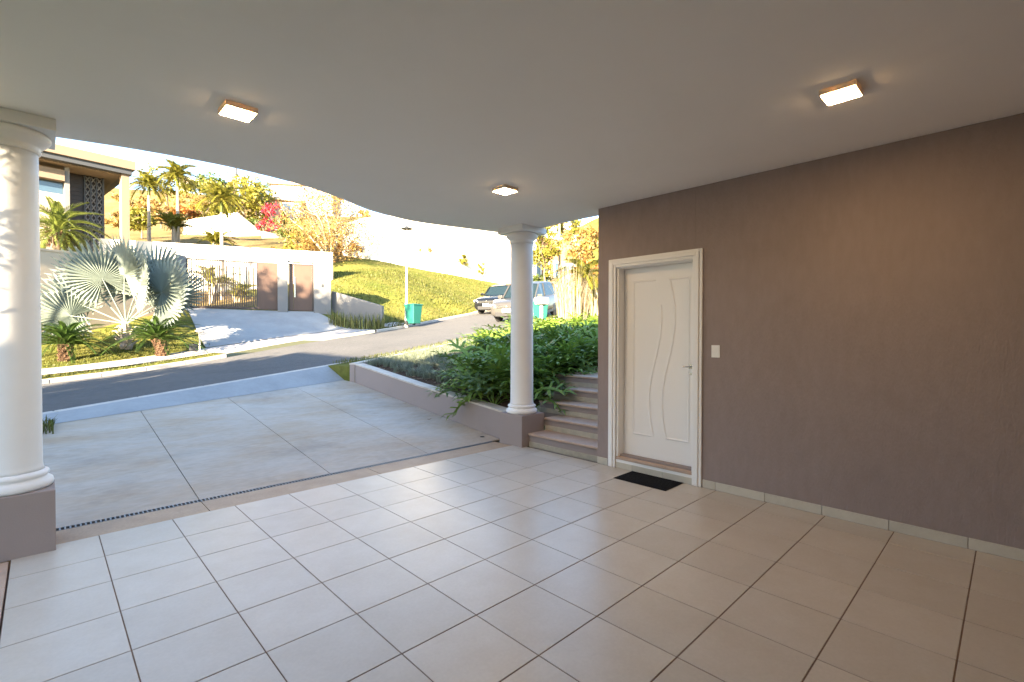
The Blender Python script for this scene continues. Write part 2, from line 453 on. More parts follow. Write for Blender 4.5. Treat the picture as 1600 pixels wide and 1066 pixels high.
# columns
def column(cx, cy, label, ztop=ZC):
    c = thing('column', (cx, cy, 0), label, 'column')
    h = 0.217; zp = 0.422
    MB().bbox(cx - h, cx + h, cy - h, cy + h, 0.002, zp, 0.006).build('pedestal', M['smooth_taupe'], c)
    b = [(0.0, zp + .001), (0.200, zp + .001), (0.211, zp + 0.012), (0.2145, zp + 0.030), (0.210, zp + 0.050), (0.196, zp + 0.062), (0.186, zp + 0.066), (0.180, zp + 0.074), (0.182, zp + 0.080), (0.190, zp + 0.086), (0.194, zp + 0.097), (0.190, zp + 0.108), (0.178, zp + 0.115), (0.170, zp + 0.122), (0.0, zp + 0.122)]
    MB().lathe(b, (cx, cy, 0), 64).build('base', M['column'], c, smooth=True)
    r0, r1 = 0.1575, 0.150
    zs = zp + 0.1222
    sh = [(0, zs), (r0 + 0.010, zs), (r0 + 0.003, zs + 0.02), (r0, zs + 0.05)] + [(r0 + (r1 - r0) * k / 12, zs + 0.05 + (ztop - 0.215 - zs - 0.05) * k / 12) for k in range(1, 13)] + [(0, ztop - 0.215)]
    MB().lathe(sh, (cx, cy, 0), 64).build('shaft', M['column'], c, smooth=True)
    z0 = ztop - 0.2148
    cp = [(0, z0), (r1 + .004, z0), (r1 + 0.012, z0 + 0.010), (r1 + 0.016, z0 + 0.026), (r1 + 0.012, z0 + 0.040), (r1 + 0.016, z0 + 0.048), (r1 + 0.036, z0 + 0.066), (r1 + 0.058, z0 + 0.088), (r1 + 0.066, z0 + 0.102), (r1 + 0.066, z0 + 0.122), (r1 + 0.058, z0 + 0.134), (0, z0 + 0.134)]
    MB().lathe(cp, (cx, cy, 0), 64).build('capital', M['column'], c, smooth=True)
    a = 0.238
    MB().box(cx - a, cx + a, cy - a, cy + a, z0 + 0.1345, ztop - 0.001).build('abacus', M['column'], c, bevel=0.004)
    return c
column(-0.450, 0.100, 'thick white round column at the left edge on a dark taupe pedestal')
column(4.462, 0.030, 'slim white round column between the planting and the stone steps')

# ceiling lamps
def lamp(x, y, label):
    l = thing('ceiling_lamp', (x, y, ZC), label, 'ceiling lamp', 'square lamps on the ceiling')
    h = 0.094
    MB().box(x - h, x + h, y - h, y + h, ZC - 0.033, ZC - 0.0005).build('housing', M['lamp_body'], l, bevel=0.004)
    h -= 0.009
    MB().box(x - h, x + h, y - h, y + h, ZC - 0.036, ZC - 0.0335).build('diffuser', M['diffuser'], l, bevel=0.002)
lamp(0.630, -1.175, 'lit square ceiling lamp nearest the thick left column')
lamp(3.030, -1.150, 'lit square ceiling lamp in front of the slim column, smallest looking')
lamp(3.140, -3.955, 'lit square ceiling lamp near the taupe wall, largest looking')

# ================================================================== STEPS, PLANTER, DRIVEWAY
ss = thing('stone_steps', (4.36, -0.75, 0), 'five stone steps climbing between slim column and wall', 'steps')
zt = [0.181, 0.354, 0.522, 0.694, 0.862]
xs = [4.362 + 0.32 * k for k in range(5)]
yl = [-0.192, -0.192, 0.20, 0.32, 0.44]
for k in range(5):
    z0 = zt[k - 1] if k else 0.0
    x0 = xs[k]; x1 = xs[k] + 0.335 if k < 4 else 9.5
    yb = -1.334 if k == 0 else -1.34
    sp = MB().box(x0 + 0.02, x1, -2.7, yl[k], z0 - 0.2, zt[k] - 0.0305).build('step', M['smooth_taupe'], ss)
    ye = -1.336 if k == 0 else -2.7
    MB().box(x0 + 0.012, x0 + 0.0195, ye if k else -1.336, yl[k] - 0.002, z0 + 0.002, z0 + 0.068).build('riser_strip', M['riser_stone'], sp, local=False)
    MB().box(x0 - 0.008, x1 + (0.02 if k < 4 else 0), -1.334 if k == 0 else -2.7, yl[k], zt[k] - 0.030, zt[k]).build('tread', M['stone'], sp, bevel=0.008)
# house block behind the wall that closes the steps' right side
hb = MB().box(X1 + .002, 12.0, -9.0, -2.72, -0.1, 3.3).build('house_wall', M['wall'])
tag(hb, 'taupe outer house wall along the right side of the steps', 'wall', kind='structure')

SL = 0.11                                             # driveway slope
def zd(y): return max(0.0, (y - 0.40) * SL)
TH = R(20)
DS = Vector((math.cos(TH), math.sin(TH), 0)); DN = Vector((-math.sin(TH), math.cos(TH), 0))
P0 = Vector((0, 4.35, 0))
def sn(s, n, z=0.0): p = P0 + DS * s + DN * n; return Vector((p.x, p.y, z))
def tosn(p): q = Vector((p[0], p[1], 0)) - P0; return q.dot(DS), q.dot(DN)
near_s = [-60, -30, -12, -4, -0.2, 0.81, 1.93, 4.39, 5.9, 7.55, 9.38, 11.7, 14.5, 20.4, 30, 45, 70, 130]
near_z = [-3.3, -1.5, -0.42, 0.14, 0.43, 0.505, 0.59, 0.78, 0.90, 1.05, 1.25, 1.50, 1.86, 2.62, 3.85, 5.6, 8.3, 13]
far_s = [-60, -30, -12, -4, 1.9, 3.9, 5.84, 8.16, 10.93, 14.69, 20.4, 30, 45, 70, 130]
far_z = [-3.5, -1.7, -0.62, -0.05, 0.36, 0.50, 0.73, 1.07, 1.39, 1.81, 2.62, 3.85, 5.6, 8.3, 13]
def zn(s): return float(np.interp(s, near_s, near_z))
def zf(s): return float(np.interp(s, far_s, far_z))
def smooth1(f, s): return (f(s - 1.2) + 2 * f(s) + f(s + 1.2)) / 4
def zstreet(s, n): 
    a = smooth1(zn, s); b = smooth1(zf, s); t = min(max(n / 6.0, 0), 1); return a + (b - a) * t
sv = [-60, -45, -30, -20] + [-14 + 0.6 * k for k in range(90)] + [42, 46, 52, 60, 75, 100, 130]
MB().grid(lambda i, j: sn(sv[i], 6.0 * j / 8, zstreet(sv[i], 6.0 * j / 8)), len(sv), 9).build('street', M['asphalt'], smooth=True)
struct(bpy.data.objects['street'])

# driveway slabs (each its own piece on a dark bed)
xj = [-1.20, 0.715, 1.918, 3.175, 4.40]
yj = [0.404, 1.75, 3.0]
def yend(x): return 3.69 + (x + 0.25) * math.tan(R(18.5))
bed = MB()
bed.prism([(-1.2, 0.402), (4.42, 0.402), (4.42, yend(4.42)), (-1.2, yend(-1.2))], [-0.15] * 4, [zd(0.402) - 0.012, zd(0.402) - 0.012, zd(yend(4.42)) - .012, zd(yend(-1.2)) - .012])
dv = bed.build('driveway', M['joint']); struct(dv)
for i in range(4):
    a, b = xj[i] + 0.004, xj[i + 1] - 0.004
    rows = [(yj[0] + 0.0, yj[1]), (yj[1] + 0.0015, yj[2])]
    for (y0, y1) in rows:
        MB().prism([(a, y0), (b, y0), (b, y1), (a, y1)], [zd(y0) - .011, zd(y0) - .011, zd(y1) - .011, zd(y1) - .011], [zd(y0), zd(y0), zd(y1), zd(y1)]).build('slab', M['slab'], dv)
    y0 = yj[2] + 0.0015; ya, yb = yend(a) - .004, yend(b) - .004
    if yb > 4.2:
        ym = 4.18
        xc = a + (b - a) * (ym - ya) / (yb - ya)
        q = [(a, y0), (b, y0), (b, ym), (a, ym)] if ya >= ym else [(a, y0), (b, y0), (b, ym), (xc, ym), (a, ya)]
        MB().prism(q, [zd(p[1]) - .011 for p in q], [zd(p[1]) for p in q]).build('slab', M['slab'], dv)
        if ya > ym + .02:
            q = [(a, ym + .0015), (b, ym + .0015), (b, yb), (a, ya)]
        else:
            q = [(xc + .012, ym + .0015), (b, ym + .0015), (b, yb)]
        MB().prism(q, [zd(p[1]) - .011 for p in q], [zd(p[1]) for p in q]).build('slab', M['slab'], dv)
    else:
        q = [(a, y0), (b, y0), (b, yb), (a, ya)]
        MB().prism(q, [zd(p[1]) - .011 for p in q], [zd(p[1]) for p in q]).build('slab', M['slab'], dv)
# apron between driveway and street, then the flush kerb
def lerp(a, b, t): return a + (b - a) * t
def ap(i, j, s0=-1.0, s1=4.5, off=0.0):
    s_ = lerp(s0, s1, i / 16); w_ = lerp(s0, 4.42, i / 16)
    pk = sn(s_, -0.16); 
    xa = pk.x; 
    A = Vector((pk.x + 0.12, yend(pk.x + 0.12) - 0.025, 0)); A.z = zd(A.y) + 0.004
    B = sn(w_, -0.155); B.z = zstreet(w_, 0) + 0.030
    p = A.lerp(B, j / 4); return p
MB().grid(ap, 17, 5).build('apron', M['apron'], smooth=True); struct(bpy.data.objects['apron'])
def kerb_run(s0, s1, n0, n1, zfun, h, name, m, seg=1.0, gap=0.006):
    root = None
    k = s0
    e = bpy.data.objects.new(name, None)
    pieces = []
    while k < s1 - 0.05:
        a, b = k + gap, min(k + seg, s1) - gap
        q = [sn(a, n0), sn(b, n0), sn(b, n1), sn(a, n1)]
        zz = [zfun(a), zfun(b), zfun(b), zfun(a)]
        pieces.append((q, zz)); k += seg
    base = MB().prism([sn(s0, n0 + .01), sn(s1, n0 + .01), sn(s1, n1 - .01), sn(s0, n1 - .01)], [zfun(s0) - .6, zfun(s1) - .6, zfun(s1) - .6, zfun(s0) - .6], [zfun(s0) - .3, zfun(s1) - .3, zfun(s1) - .3, zfun(s0) - .3])
    root = base.build(name, m); struct(root)
    for q, zz in pieces:
        MB().prism(q, [z - 0.25 for z in zz], [z + h for z in zz]).build('kerb_stone', m, root, bevel=0.012)
    return root
kerb_run(-1.2, 4.45, -0.15, 0.02, lambda s: zstreet(s, 0), 0.032, 'flush_kerb', M['kerb'])
kerb_run(4.45, 26, -0.10, 0.0, lambda s: zstreet(s, 0), 0.035, 'near_kerb', M['kerb'])

# planter wall: along the driveway and then along the street
pw = thing('planter_wall', (4.45, 2.5, 0), 'low taupe planter wall with stone coping beside the driveway', 'wall')
def pz(y): return float(np.interp(y, [0.25, 0.37, 2.62, 4.9], [0.372, 0.385, 0.605, 0.865]))
YA, YB = 0.250, 4.88
xw0, xw1 = 4.405, 4.56
n_ = 12
for (xa, xb, dz0, dz1, nm, m, seg) in ((xw0, xw1, None, 0.0, 'wall_body', M['smooth_taupe'], 1), (xw0 - 0.012, xw1 + 0.05, 0.0005, 0.026, 'coping_stone', M['coping'], 6)):
    for k in range(seg):
        a = lerp(YA, YB, k / seg) + (0.002 if seg > 1 else 0); b = lerp(YA, YB, (k + 1) / seg) - (0.002 if seg > 1 else 0)
        mb = MB(); sub = 6
        for q in range(sub):
            y0, y1 = lerp(a, b, q / sub), lerp(a, b, (q + 1) / sub)
        def cs(i, j):
            y = lerp(a, b, i / sub); zz = pz(y)
            lo = -0.2 if dz0 is None else zz + dz0
            hi = zz + dz1
            c = [(xa, lo), (xa, hi), (xb, hi), (xb, lo)][j % 4]
            return (c[0], y, c[1])
        mb.grid(cs, sub + 1, 5)
        mb.quad(cs(0, 0), cs(0, 3), cs(0, 2), cs(0, 1)); mb.quad(cs(sub, 0), cs(sub, 1), cs(sub, 2), cs(sub, 3))
        mb.build(nm, m, pw)
# street side of the planter
sA = tosn((xw0, YB))[0]; nA = tosn((xw0, YB))[1]
def pzs(s): return float(np.interp(s, [sA, 7, 10, 14, 20, 26], [0.865, 1.12, 1.42, 1.92, 2.72, 3.5]))
for (n0, n1, d0, d1, nm, m, seg) in ((nA + 0.0, nA + 0.14, -1.2, 0.0, 'wall_body', M['smooth_taupe'], 1), (nA - 0.03, nA + 0.152, 0.0005, 0.026, 'coping_stone', M['coping'], 12)):
    for k in range(seg):
        a = lerp(sA - .01, 22, k / seg) + (0.002 if seg > 1 else 0); b = lerp(sA - .01, 22, (k + 1) / seg) - (0.002 if seg > 1 else 0)
        sub = 12 if seg == 1 else 2
        def cs2(i, j):
            s_ = lerp(a, b, i / sub); zz = pzs(s_)
            c = [(n0, d0), (n0, d1), (n1, d1), (n1, d0)][j % 4]
            return sn(s_, c[0], zz + c[1])
        mb = MB(); mb.grid(lambda i, j: cs2(i, 3 - j if j < 4 else 3), sub + 1, 5)
        mb.quad(cs2(0, 0), cs2(0, 1), cs2(0, 2), cs2(0, 3)); mb.quad(cs2(sub, 0), cs2(sub, 3), cs2(sub, 2), cs2(sub, 1))
        mb.build(nm, m, pw)
# verge between that wall and the street
def vgp(i, j):
    s_ = lerp(lerp(4.31, 4.40, j / 4), 26, (max(i - 1, 0) / 59) ** 1.5)
    if i == 0: return sn(s_, lerp(nA + .001, -0.10, j / 4), 0.25)
    return sn(s_, lerp(nA + .01 if s_ < sA else nA + .001, -0.10, j / 4), zstreet(s_, 0) + 0.03 + 0.06 * math.sin(j / 4 * PI) * min(1, i / 6))
vg = MB().grid(vgp, 61, 5).build('verge', M['lawn'], smooth=True); struct(vg)

# thin plate spline for the two terrains
def tps(pts, lam=0.02):
    P = np.array(pts, float); n = len(P)
    def U(r2): return np.where(r2 > 1e-12, 0.5 * r2 * np.log(np.maximum(r2, 1e-12)), 0)
    d2 = ((P[:, None, :2] - P[None, :, :2]) ** 2).sum(2)
    A = np.zeros((n + 3, n + 3)); A[:n, :n] = U(d2) + lam * np.eye(n); A[:n, n] = 1; A[:n, n + 1:] = P[:, :2]; A[n, :n] = 1; A[n + 1:, :n] = P[:, :2].T
    wv = np.linalg.solve(A, np.concatenate([P[:, 2], [0, 0, 0]]))
    def f(x, y):
        r2 = (P[:, 0] - x) ** 2 + (P[:, 1] - y) ** 2
        return float(U(r2) @ wv[:n] + wv[n] + wv[n + 1] * x + wv[n + 2] * y)
    return f
ppts = [(4.58, y, pz(y) - 0.03) for y in (0.3, 1, 2, 3, 4, 4.8)]
ppts += [(*sn(s, nA - 0.05)[:2], pzs(s) - 0.03) for s in (6, 7.5, 9, 11, 14, 18, 22)]
ppts += [(5.0, 0.25, 0.45), (5.35, 0.38, 0.62), (5.7, 0.48, 0.76), (6.1, 0.52, 0.86), (7.0, 0.5, 0.92), (8.5, 0.4, 1.0), (10, 0.3, 1.15), (14, 0.5, 1.7), (20, 2, 2.5), (8, 3, 1.2), (11, 3.5, 1.55), (6.2, 2, 0.82), (14, 4.5, 1.85)]
PZ = tps(ppts)
def soil(i, j):
    u = i / 44; v = j / 26
    s_ = lerp(sA + 0.14, 22, u ** 1.2); pt = sn(s_, nA - 0.01)
    y0 = 0.262 + (0.0 if pt.x < 4.9 else 0.0)
    x = lerp(4.562, 22.6, u ** 1.2); yt = sn((x - 0.0 + math.sin(TH) * (nA)) / math.cos(TH), nA).y
    yb = 0.235 if x < 5.02 else (0.33 if x < 5.34 else 0.448)
    y = lerp(yb, yt, v)
    return (x, y, PZ(x, y))
so = MB().grid(soil, 45, 27).build('planter_soil', M['soil'], smooth=True); struct(so)
# base ground
gp = MB().box(-400, 500, -400, 500, -4.3, -4.2).build('ground', M['ground']); struct(gp)
sg = MB()
def leftg(i, j):
    x = lerp(-14, -0.76, i / 20); yy_ = lerp(-12, sn(-14 + 0, -0.15).y + 20, j / 20)
    s_ = (x + math.sin(TH) * -0.16) / math.cos(TH); yt = sn(s_, -0.155).y
    y = lerp(-12, yt, j / 20); z = -0.02 + max(0, (y - 0.4)) / max(yt - 0.4, .5) * (zstreet(s_, 0) + 0.02)
    return (x, y, z - 0.02)
struct(sg.grid(leftg, 21, 21).build('garden_ground', M['lawn'], smooth=True))

# ================================================================== FAR SIDE TERRAIN
cp = []
for s_ in (-30, -12, -4, 0, 2, 4, 6, 8, 10, 12, 14, 16, 18, 21, 25, 32, 45, 70):
    cp.append((s_, 6.15, zstreet(s_, 6) + 0.10)); cp.append((s_, 7.7, zstreet(s_, 6) + (0.16 if s_ > 6 else 0.2)))
for (px, py, D) in [(70, 542, 15.3), (200, 512, 16.9), (285, 484, 19.6), (290, 483, 20), (360, 484, 20.8), (435, 486, 21.5), (490, 488, 22), (516, 489, 22.3), (545, 402, 36), (640, 418, 39), (720, 433, 42), (800, 447, 46),
                    (560, 462, 26), (650, 470, 28), (700, 470, 30), (540, 430, 30), (345, 470, 25), (300, 374, 34), (420, 397, 34), (300, 366, 43), (372, 370, 42), (400, 345, 60), (300, 302, 75), (600, 340, 62), (720, 345, 64), (850, 440, 56), (900, 430, 60), (900, 360, 100), (180, 380, 34), (160, 420, 26), (80, 430, 24), (100, 350, 60)]:
    p = at(px, py, D); a, b = tosn(p); cp.append((a, b, p.z))
cp += [(-30, 15, 0.5), (-30, 60, 9), (20, 130, 34), (90, 130, 36), (-40, 130, 26), (120, 60, 28), (90, 30, 16)]
FZ = tps(cp, 0.05)
sv2 = [-45, -36, -28, -22, -17, -13, -10] + [-8 + 0.6 * k for k in range(85)] + [44 + 2.5 * k for k in range(15)] + [88, 100, 115]
nv2 = [6.15, 6.4, 6.7, 7.0, 7.4, 7.8] + [8.3 + 0.6 * k for k in range(40)] + [33.5 + 2.5 * k for k in range(18)] + [82, 92, 105, 120]
ter = MB().grid(lambda i, j: sn(sv2[i], nv2[j], FZ(sv2[i], nv2[j])), len(sv2), len(nv2))
def fz(p): a, b = tosn(p); return FZ(a, b)
def onfar(px, py, D):
    p = at(px, py, D); return Vector((p.x, p.y, fz(p)))
# lawn / dry split by faces: two sheets out of one surface
lawnf, dryf = MB(), MB()
lawnf.v = ter.v; dryf.v = ter.v
nn = len(nv2)
for i in range(len(sv2) - 1):
    for j in range(nn - 1):
        f = (i * nn + j, (i + 1) * nn + j, (i + 1) * nn + j + 1, i * nn + j + 1)
        s_, n_ = sv2[i], nv2[j]
        green = n_ < 11.5 or (s_ > 13 and n_ < 15 + 0.1 * s_)
        (lawnf if green else dryf).f.append(f)
struct(lawnf.build('lawn', M['lawn'], smooth=True)); struct(dryf.build('hillside', M['dry'], smooth=True))
kerb_run(-14, 6.2, 5.98, 6.13, lambda s: zstreet(s, 6), 0.10, 'far_kerb', M['kerb'])
kerb_run(12.9, 44, 5.98, 6.13, lambda s: zstreet(s, 6), 0.10, 'far_kerb', M['kerb'])
def sheet(name, m, corner, nu=14, nv=8, up=0.02):
    A, B, C_, D_ = [Vector((p[0], p[1], 0)) for p in corner]
    def f(i, j):
        u, v = i / (nu - 1), j / (nv - 1)
        p = A.lerp(B, u).lerp(D_.lerp(C_, u), v); return (p.x, p.y, fz(p) + up)
    o = MB().grid(f, nu, nv).build(name, m, smooth=True); struct(o); return o
sheet('sidewalk', M['pave'], [sn(-14, 6.75), sn(16, 6.55), sn(16, 7.55), sn(-14, 7.75)], 60, 4, 0.025)
sheet('crossover', M['pave'], [sn(6.2, 5.99), sn(12.9, 5.99), sn(12.9, 6.54), sn(6.2, 6.74)], 14, 4, 0.03)
gA, gB = at(289, 484, 20.05), at(492, 488, 22.0)
sheet('neighbour_driveway', M['apron'], [sn(6.6, 7.65), sn(12.8, 7.58), gB, gA], 18, 14, 0.035)
# ================================================================== PLANT MATERIALS
def leafmat(name, col, var=0.25, transl=0.35, rough=0.5):
    return mat(name, col, rough, island=var, transl=transl, spec=0.35)
M['phil'] = mat('philodendron_leaf', (0.15, 0.235, 0.038), 0.42, objvar=0.45, transl=0.3, spec=0.4)
M['fescue'] = leafmat('grey_green_blades', (0.21, 0.24, 0.17), 0.3, 0.3)
M['grassblade'] = leafmat('grass_blades', (0.105, 0.115, 0.025), 0.35, 0.4)
M['silver'] = leafmat('silver_palm_leaf', (0.18, 0.215, 0.19), 0.15, 0.25, 0.55)
M['cycad'] = leafmat('cycad_leaf', (0.045, 0.085, 0.018), 0.3, 0.2, 0.35)
M['palmleaf'] = leafmat('palm_leaf', (0.14, 0.17, 0.035), 0.3, 0.4)
M['palmgrey'] = leafmat('grey_palm_leaf', (0.15, 0.19, 0.09), 0.25, 0.35)
M['yellowleaf'] = leafmat('yellow_green_leaf', (0.20, 0.19, 0.03), 0.35, 0.45)
M['goldleaf'] = leafmat('golden_leaf', (0.30, 0.20, 0.06), 0.35, 0.45)
M['orangeleaf'] = leafmat('orange_leaf', (0.30, 0.13, 0.03), 0.35, 0.4)
M['redleaf'] = leafmat('crimson_bract', (0.36, 0.03, 0.05), 0.35, 0.4)
M['greenleaf'] = leafmat('green_leaf', (0.085, 0.12, 0.025), 0.4, 0.4)
M['reed'] = leafmat('reed_blade', (0.15, 0.16, 0.05), 0.4, 0.3)
M['pampas'] = leafmat('dry_grass_blade', (0.42, 0.36, 0.24), 0.25, 0.45)
M['bark'] = mat('bark', (0.20, 0.155, 0.115), 0.9, var=0.4, scale=9, bump=1.0, bscale=30, stretch=(1, 1, 0.3))
M['palebark'] = mat('pale_bark', (0.38, 0.32, 0.25), 0.9, var=0.3, scale=7, bump=0.6, bscale=25)
M['cycadtrunk'] = mat('cycad_trunk', (0.095, 0.050, 0.024), 0.95, var=0.6, scale=22, bump=1.0, bscale=40)
M['dryleaf'] = mat('dry_leaf', (0.30, 0.20, 0.11), 0.8, objvar=0.4)

def rnd(a, b): return random.uniform(a, b)

# ------------------------------------------------------------------ philodendron bed
def phil_leaf(seed):
    rs = random.Random(seed); mb = MB()
    L_ = 0.31; n = 5
    def spine(t): return Vector((L_ * t, 0, 0.03 * math.sin(t * 2.2) - 0.10 * t * t))
    wd = 0.013
    for k in range(7):                                 # midrib blade
        a, b = spine(k / 7), spine((k + 1) / 7)
        wa = wd + 0.026 * math.sin(PI * min(1, k / 7 + .02)) ** 1.0; wb = wd * (1 - (k + 1) / 7 * .6) + 0.026 * math.sin(PI * (k + 1) / 7)
        for sgn in (1, -1):
            o1, o2 = Vector((0, sgn * wa, 0.012)), Vector((0, sgn * wb, 0.012))
            (mb.quad(a, b, b + o2, a + o1) if sgn > 0 else mb.quad(a, a + o1, b + o2, b))
    for k in range(n):                                 # lobes
        t = 0.04 + 0.86 * k / (n - 1)
        ang = R(128 - 100 * k / (n - 1)); ln = L_ * (0.62 + 0.14 * math.sin(PI * (k + .8) / n)) * rs.uniform(.9, 1.1)
        wl = 0.0185
        for sgn in (1, -1):
            b = spine(t); d = Vector((math.cos(ang), sgn * math.sin(ang), 0)); s_ = Vector((-d.y, d.x, 0)) * wl
            m1 = b + d * ln * 0.6 + Vector((0, 0, 0.018)); tip = b + d * ln + Vector((0, 0, -0.02))
            mb.quad(b - s_ * .8, m1 - s_ * 1.05, m1 + s_ * 1.05, b + s_ * .8)
            mb.tri(m1 - s_ * 1.05, tip, m1 + s_ * 1.05)
    b = spine(1); mb.quad(b + Vector((-.03, -.018, 0)), b + Vector((.03, -.008, -.01)), b + Vector((.03, .008, -.01)), b + Vector((-.03, .018, 0)))
    return mb
leafm = [phil_leaf(i).mesh('leaf', M['phil']) for i in range(3)]
pet = MB().tube([(0, 0, 0), (0.12, 0, 0.16), (0.30, 0, 0.27)], [0.008, 0.006, 0.004], 4).mesh('stalk', M['phil'])
def philodendron(x, y, z, size, label, cnt):
    pl = thing('philodendron_plant', (x, y, z), label, 'plant', 'lobed philodendrons in the planter')
    stm = MB()
    for k in range(cnt):
        az = k * 2.39996 + rnd(-.3, .3); el = k / cnt           # 0 outer .. 1 inner
        reach = (0.36 - 0.22 * el) * size * rnd(.85, 1.15); hgt = (0.09 + 0.22 * el ** .8) * size * rnd(.85, 1.15)
        tip = Vector((math.cos(az) * reach, math.sin(az) * reach, hgt))
        ox, oy = x + tip.x + math.cos(az) * .3 * size, y + tip.y + math.sin(az) * .3 * size
        if any((x + tip.x * q - 4.462 + math.cos(az) * .3 * size * max(0, q * 2 - 1)) ** 2 + (y + tip.y * q - .03 + math.sin(az) * .3 * size * max(0, q * 2 - 1)) ** 2 < .105 for q in (.5, .75, 1.0)): continue
        if ox < 4.40 and random.random() < .6: continue
        stm.tube([(0, 0, 0.0), (tip.x * .45, tip.y * .45, hgt * .75), tip], [.008, .006, .004], 3)
        lf = place('leaf', random.choice(leafm), pl, tip, (rnd(-.35, .35), R(-28 + 58 * (1 - el)) + rnd(-.3, .3) - .25, az + rnd(-.35, .35)), size * rnd(.95, 1.35))
    stm.build('stalk', M['phil'], pl, local=True)
    return pl
spots = []
tries = 0
while len(spots) < 84 and tries < 6000:
    tries += 1
    x = rnd(4.62, 11.0); y = rnd(0.30, 5.6)
    s_, n_ = tosn((x, y))
    if n_ > nA - 0.5: continue
    # the bed's front edge runs from the wall beside the column out towards the street
    lim = np.interp(y, [0.25, 1.2, 1.7, 2.2, 3.0, 4.0, 5.2], [4.62, 4.62, 4.75, 5.2, 6.3, 7.7, 9.6])
    if x < lim: continue
    if y < 0.62 and x > 5.0: y_min = 0.62
    else: y_min = 0.3
    if y < y_min: continue
    md = 0.37 if x < 7.5 else 0.5
    if (x - 4.462) ** 2 + (y - .03) ** 2 < .30: continue
    if any((x - a) ** 2 + (y - b) ** 2 < md ** 2 for a, b in spots): continue
    spots.append((x, y))
for k in range(7): spots.append((5.5 + k * 0.7, 0.70 + 0.1 * (k % 2)))
phils = []
for (x, y) in spots:
    far_ = x > 8.2
    lab = 'glossy deeply lobed philodendron among its like in the planter behind the column'
    phils.append((philodendron(x, y, PZ(x, y) - 0.01, rnd(.92, 1.18), lab, 10 if far_ else 15), x, y))

for (tx, ty, lab) in ((4.7, .4, 'lobed philodendron squeezed between the slim column and the planter coping'), (4.66, 2.3, 'lobed philodendron overhanging the coping, leftmost along the planter wall'), (4.66, 1.4, 'lobed philodendron overhanging the middle of the planter coping'), (5.1, .62, 'lobed philodendron just right of the slim column above the third step'), (5.8, .75, 'lobed philodendron leaning over the topmost stone step'), (9.0, 5.4, 'lobed philodendron highest in the bed, before the silver car'), (7.2, 4.6, 'lobed philodendron nearest the street at the edge of the grey ground cover')):
    q = min((p_ for p_ in phils if 'among its like' in p_[0]['label']), key=lambda p_: (p_[1] - tx) ** 2 + (p_[2] - ty) ** 2); q[0]['label'] = lab
# ------------------------------------------------------------------ grey-green ground cover (nobody could count it)
gc = MB()
def blade(mb, p, az, ln, lean, wd):
    d = Vector((math.cos(az), math.sin(az), 0)); s_ = Vector((-d.y, d.x, 0)) * wd
    a = p; b = p + d * ln * lean * .35 + Vector((0, 0, ln * .6)); c = p + d * ln * lean + Vector((0, 0, ln * (1 - .35 * lean)))
    mb.quad(a - s_, b - s_ * .8, b + s_ * .8, a + s_); mb.tri(b - s_ * .8, c, b + s_ * .8)
for k in range(3300):
    x = rnd(4.6, 10.5); y = rnd(1.6, 7.6); s_, n_ = tosn((x, y))
    if n_ > nA - 0.03: continue
    lim = np.interp(y, [0.25, 1.2, 2.0, 2.9, 4.2, 5.5, 7], [4.5, 4.6, 5.0, 6.1, 8.0, 9.8, 11])
    if x > lim + .2: continue
    if x < 4.85 and y < 4.6 and random.random() < 0.7: continue
    if x < 4.9 and y < 2.9: continue
    p = Vector((x, y, PZ(x, y)))
    for q in range(16):
        blade(gc, p + Vector((rnd(-.05, .05), rnd(-.05, .05), -.01)), rnd(0, 6.28), rnd(.11, .23), rnd(.3, .95), .0045)
gco = gc.build('ground_cover', M['fescue']); gco['kind'] = 'stuff'
# fallen leaves on the soil and a few on the driveway
fl_ = MB()
for k in range(420):
    x = rnd(4.6, 5.5); y = rnd(0.5, 4.7); p = Vector((x, y, PZ(x, y) + .012)); a = rnd(0, 6.3); d = Vector((math.cos(a), math.sin(a), rnd(-.2, .2))) * rnd(.02, .05); e = Vector((-d.y, d.x, rnd(-.01, .01))) * .45
    fl_.quad(p - d, p - e, p + d, p + e)
o = fl_.build('fallen_leaves', M['dryleaf']); o['kind'] = 'stuff'
for (px, py, lab) in ((671, 656, 'dry curled leaf lying on the driveway nearest the planter wall'), (633, 631, 'dry curled leaf lying on the driveway midway along the planter wall')):
    d = ray(px, py); t = (-(0.40) * SL - 0) 
    t = (SL * CAM.y - 0.40 * SL - CAM.z) / (d.z - SL * d.y); p = CAM + d * t
    o = MB().grid(lambda i, j: p + Vector(((i - 2) * .018, (j - 1) * .012 * (1 - abs(i - 2) / 2.6), .004 + .006 * (i - 2) ** 2 * .5 + .004 * abs(j - 1))), 5, 3).build('fallen_leaf', M['dryleaf']); tag(o, lab, 'leaf')
dh = thing('floor_drain', (4.25, .62, zd(.62)), 'small dark round drain hole in the driveway corner by the slim column', 'drain')
MB().lathe([(0, 0), (.032, 0), (.032, .004), (.024, .005), (0, .003)], n=20).build('cover', M['drain'], dh, local=True)

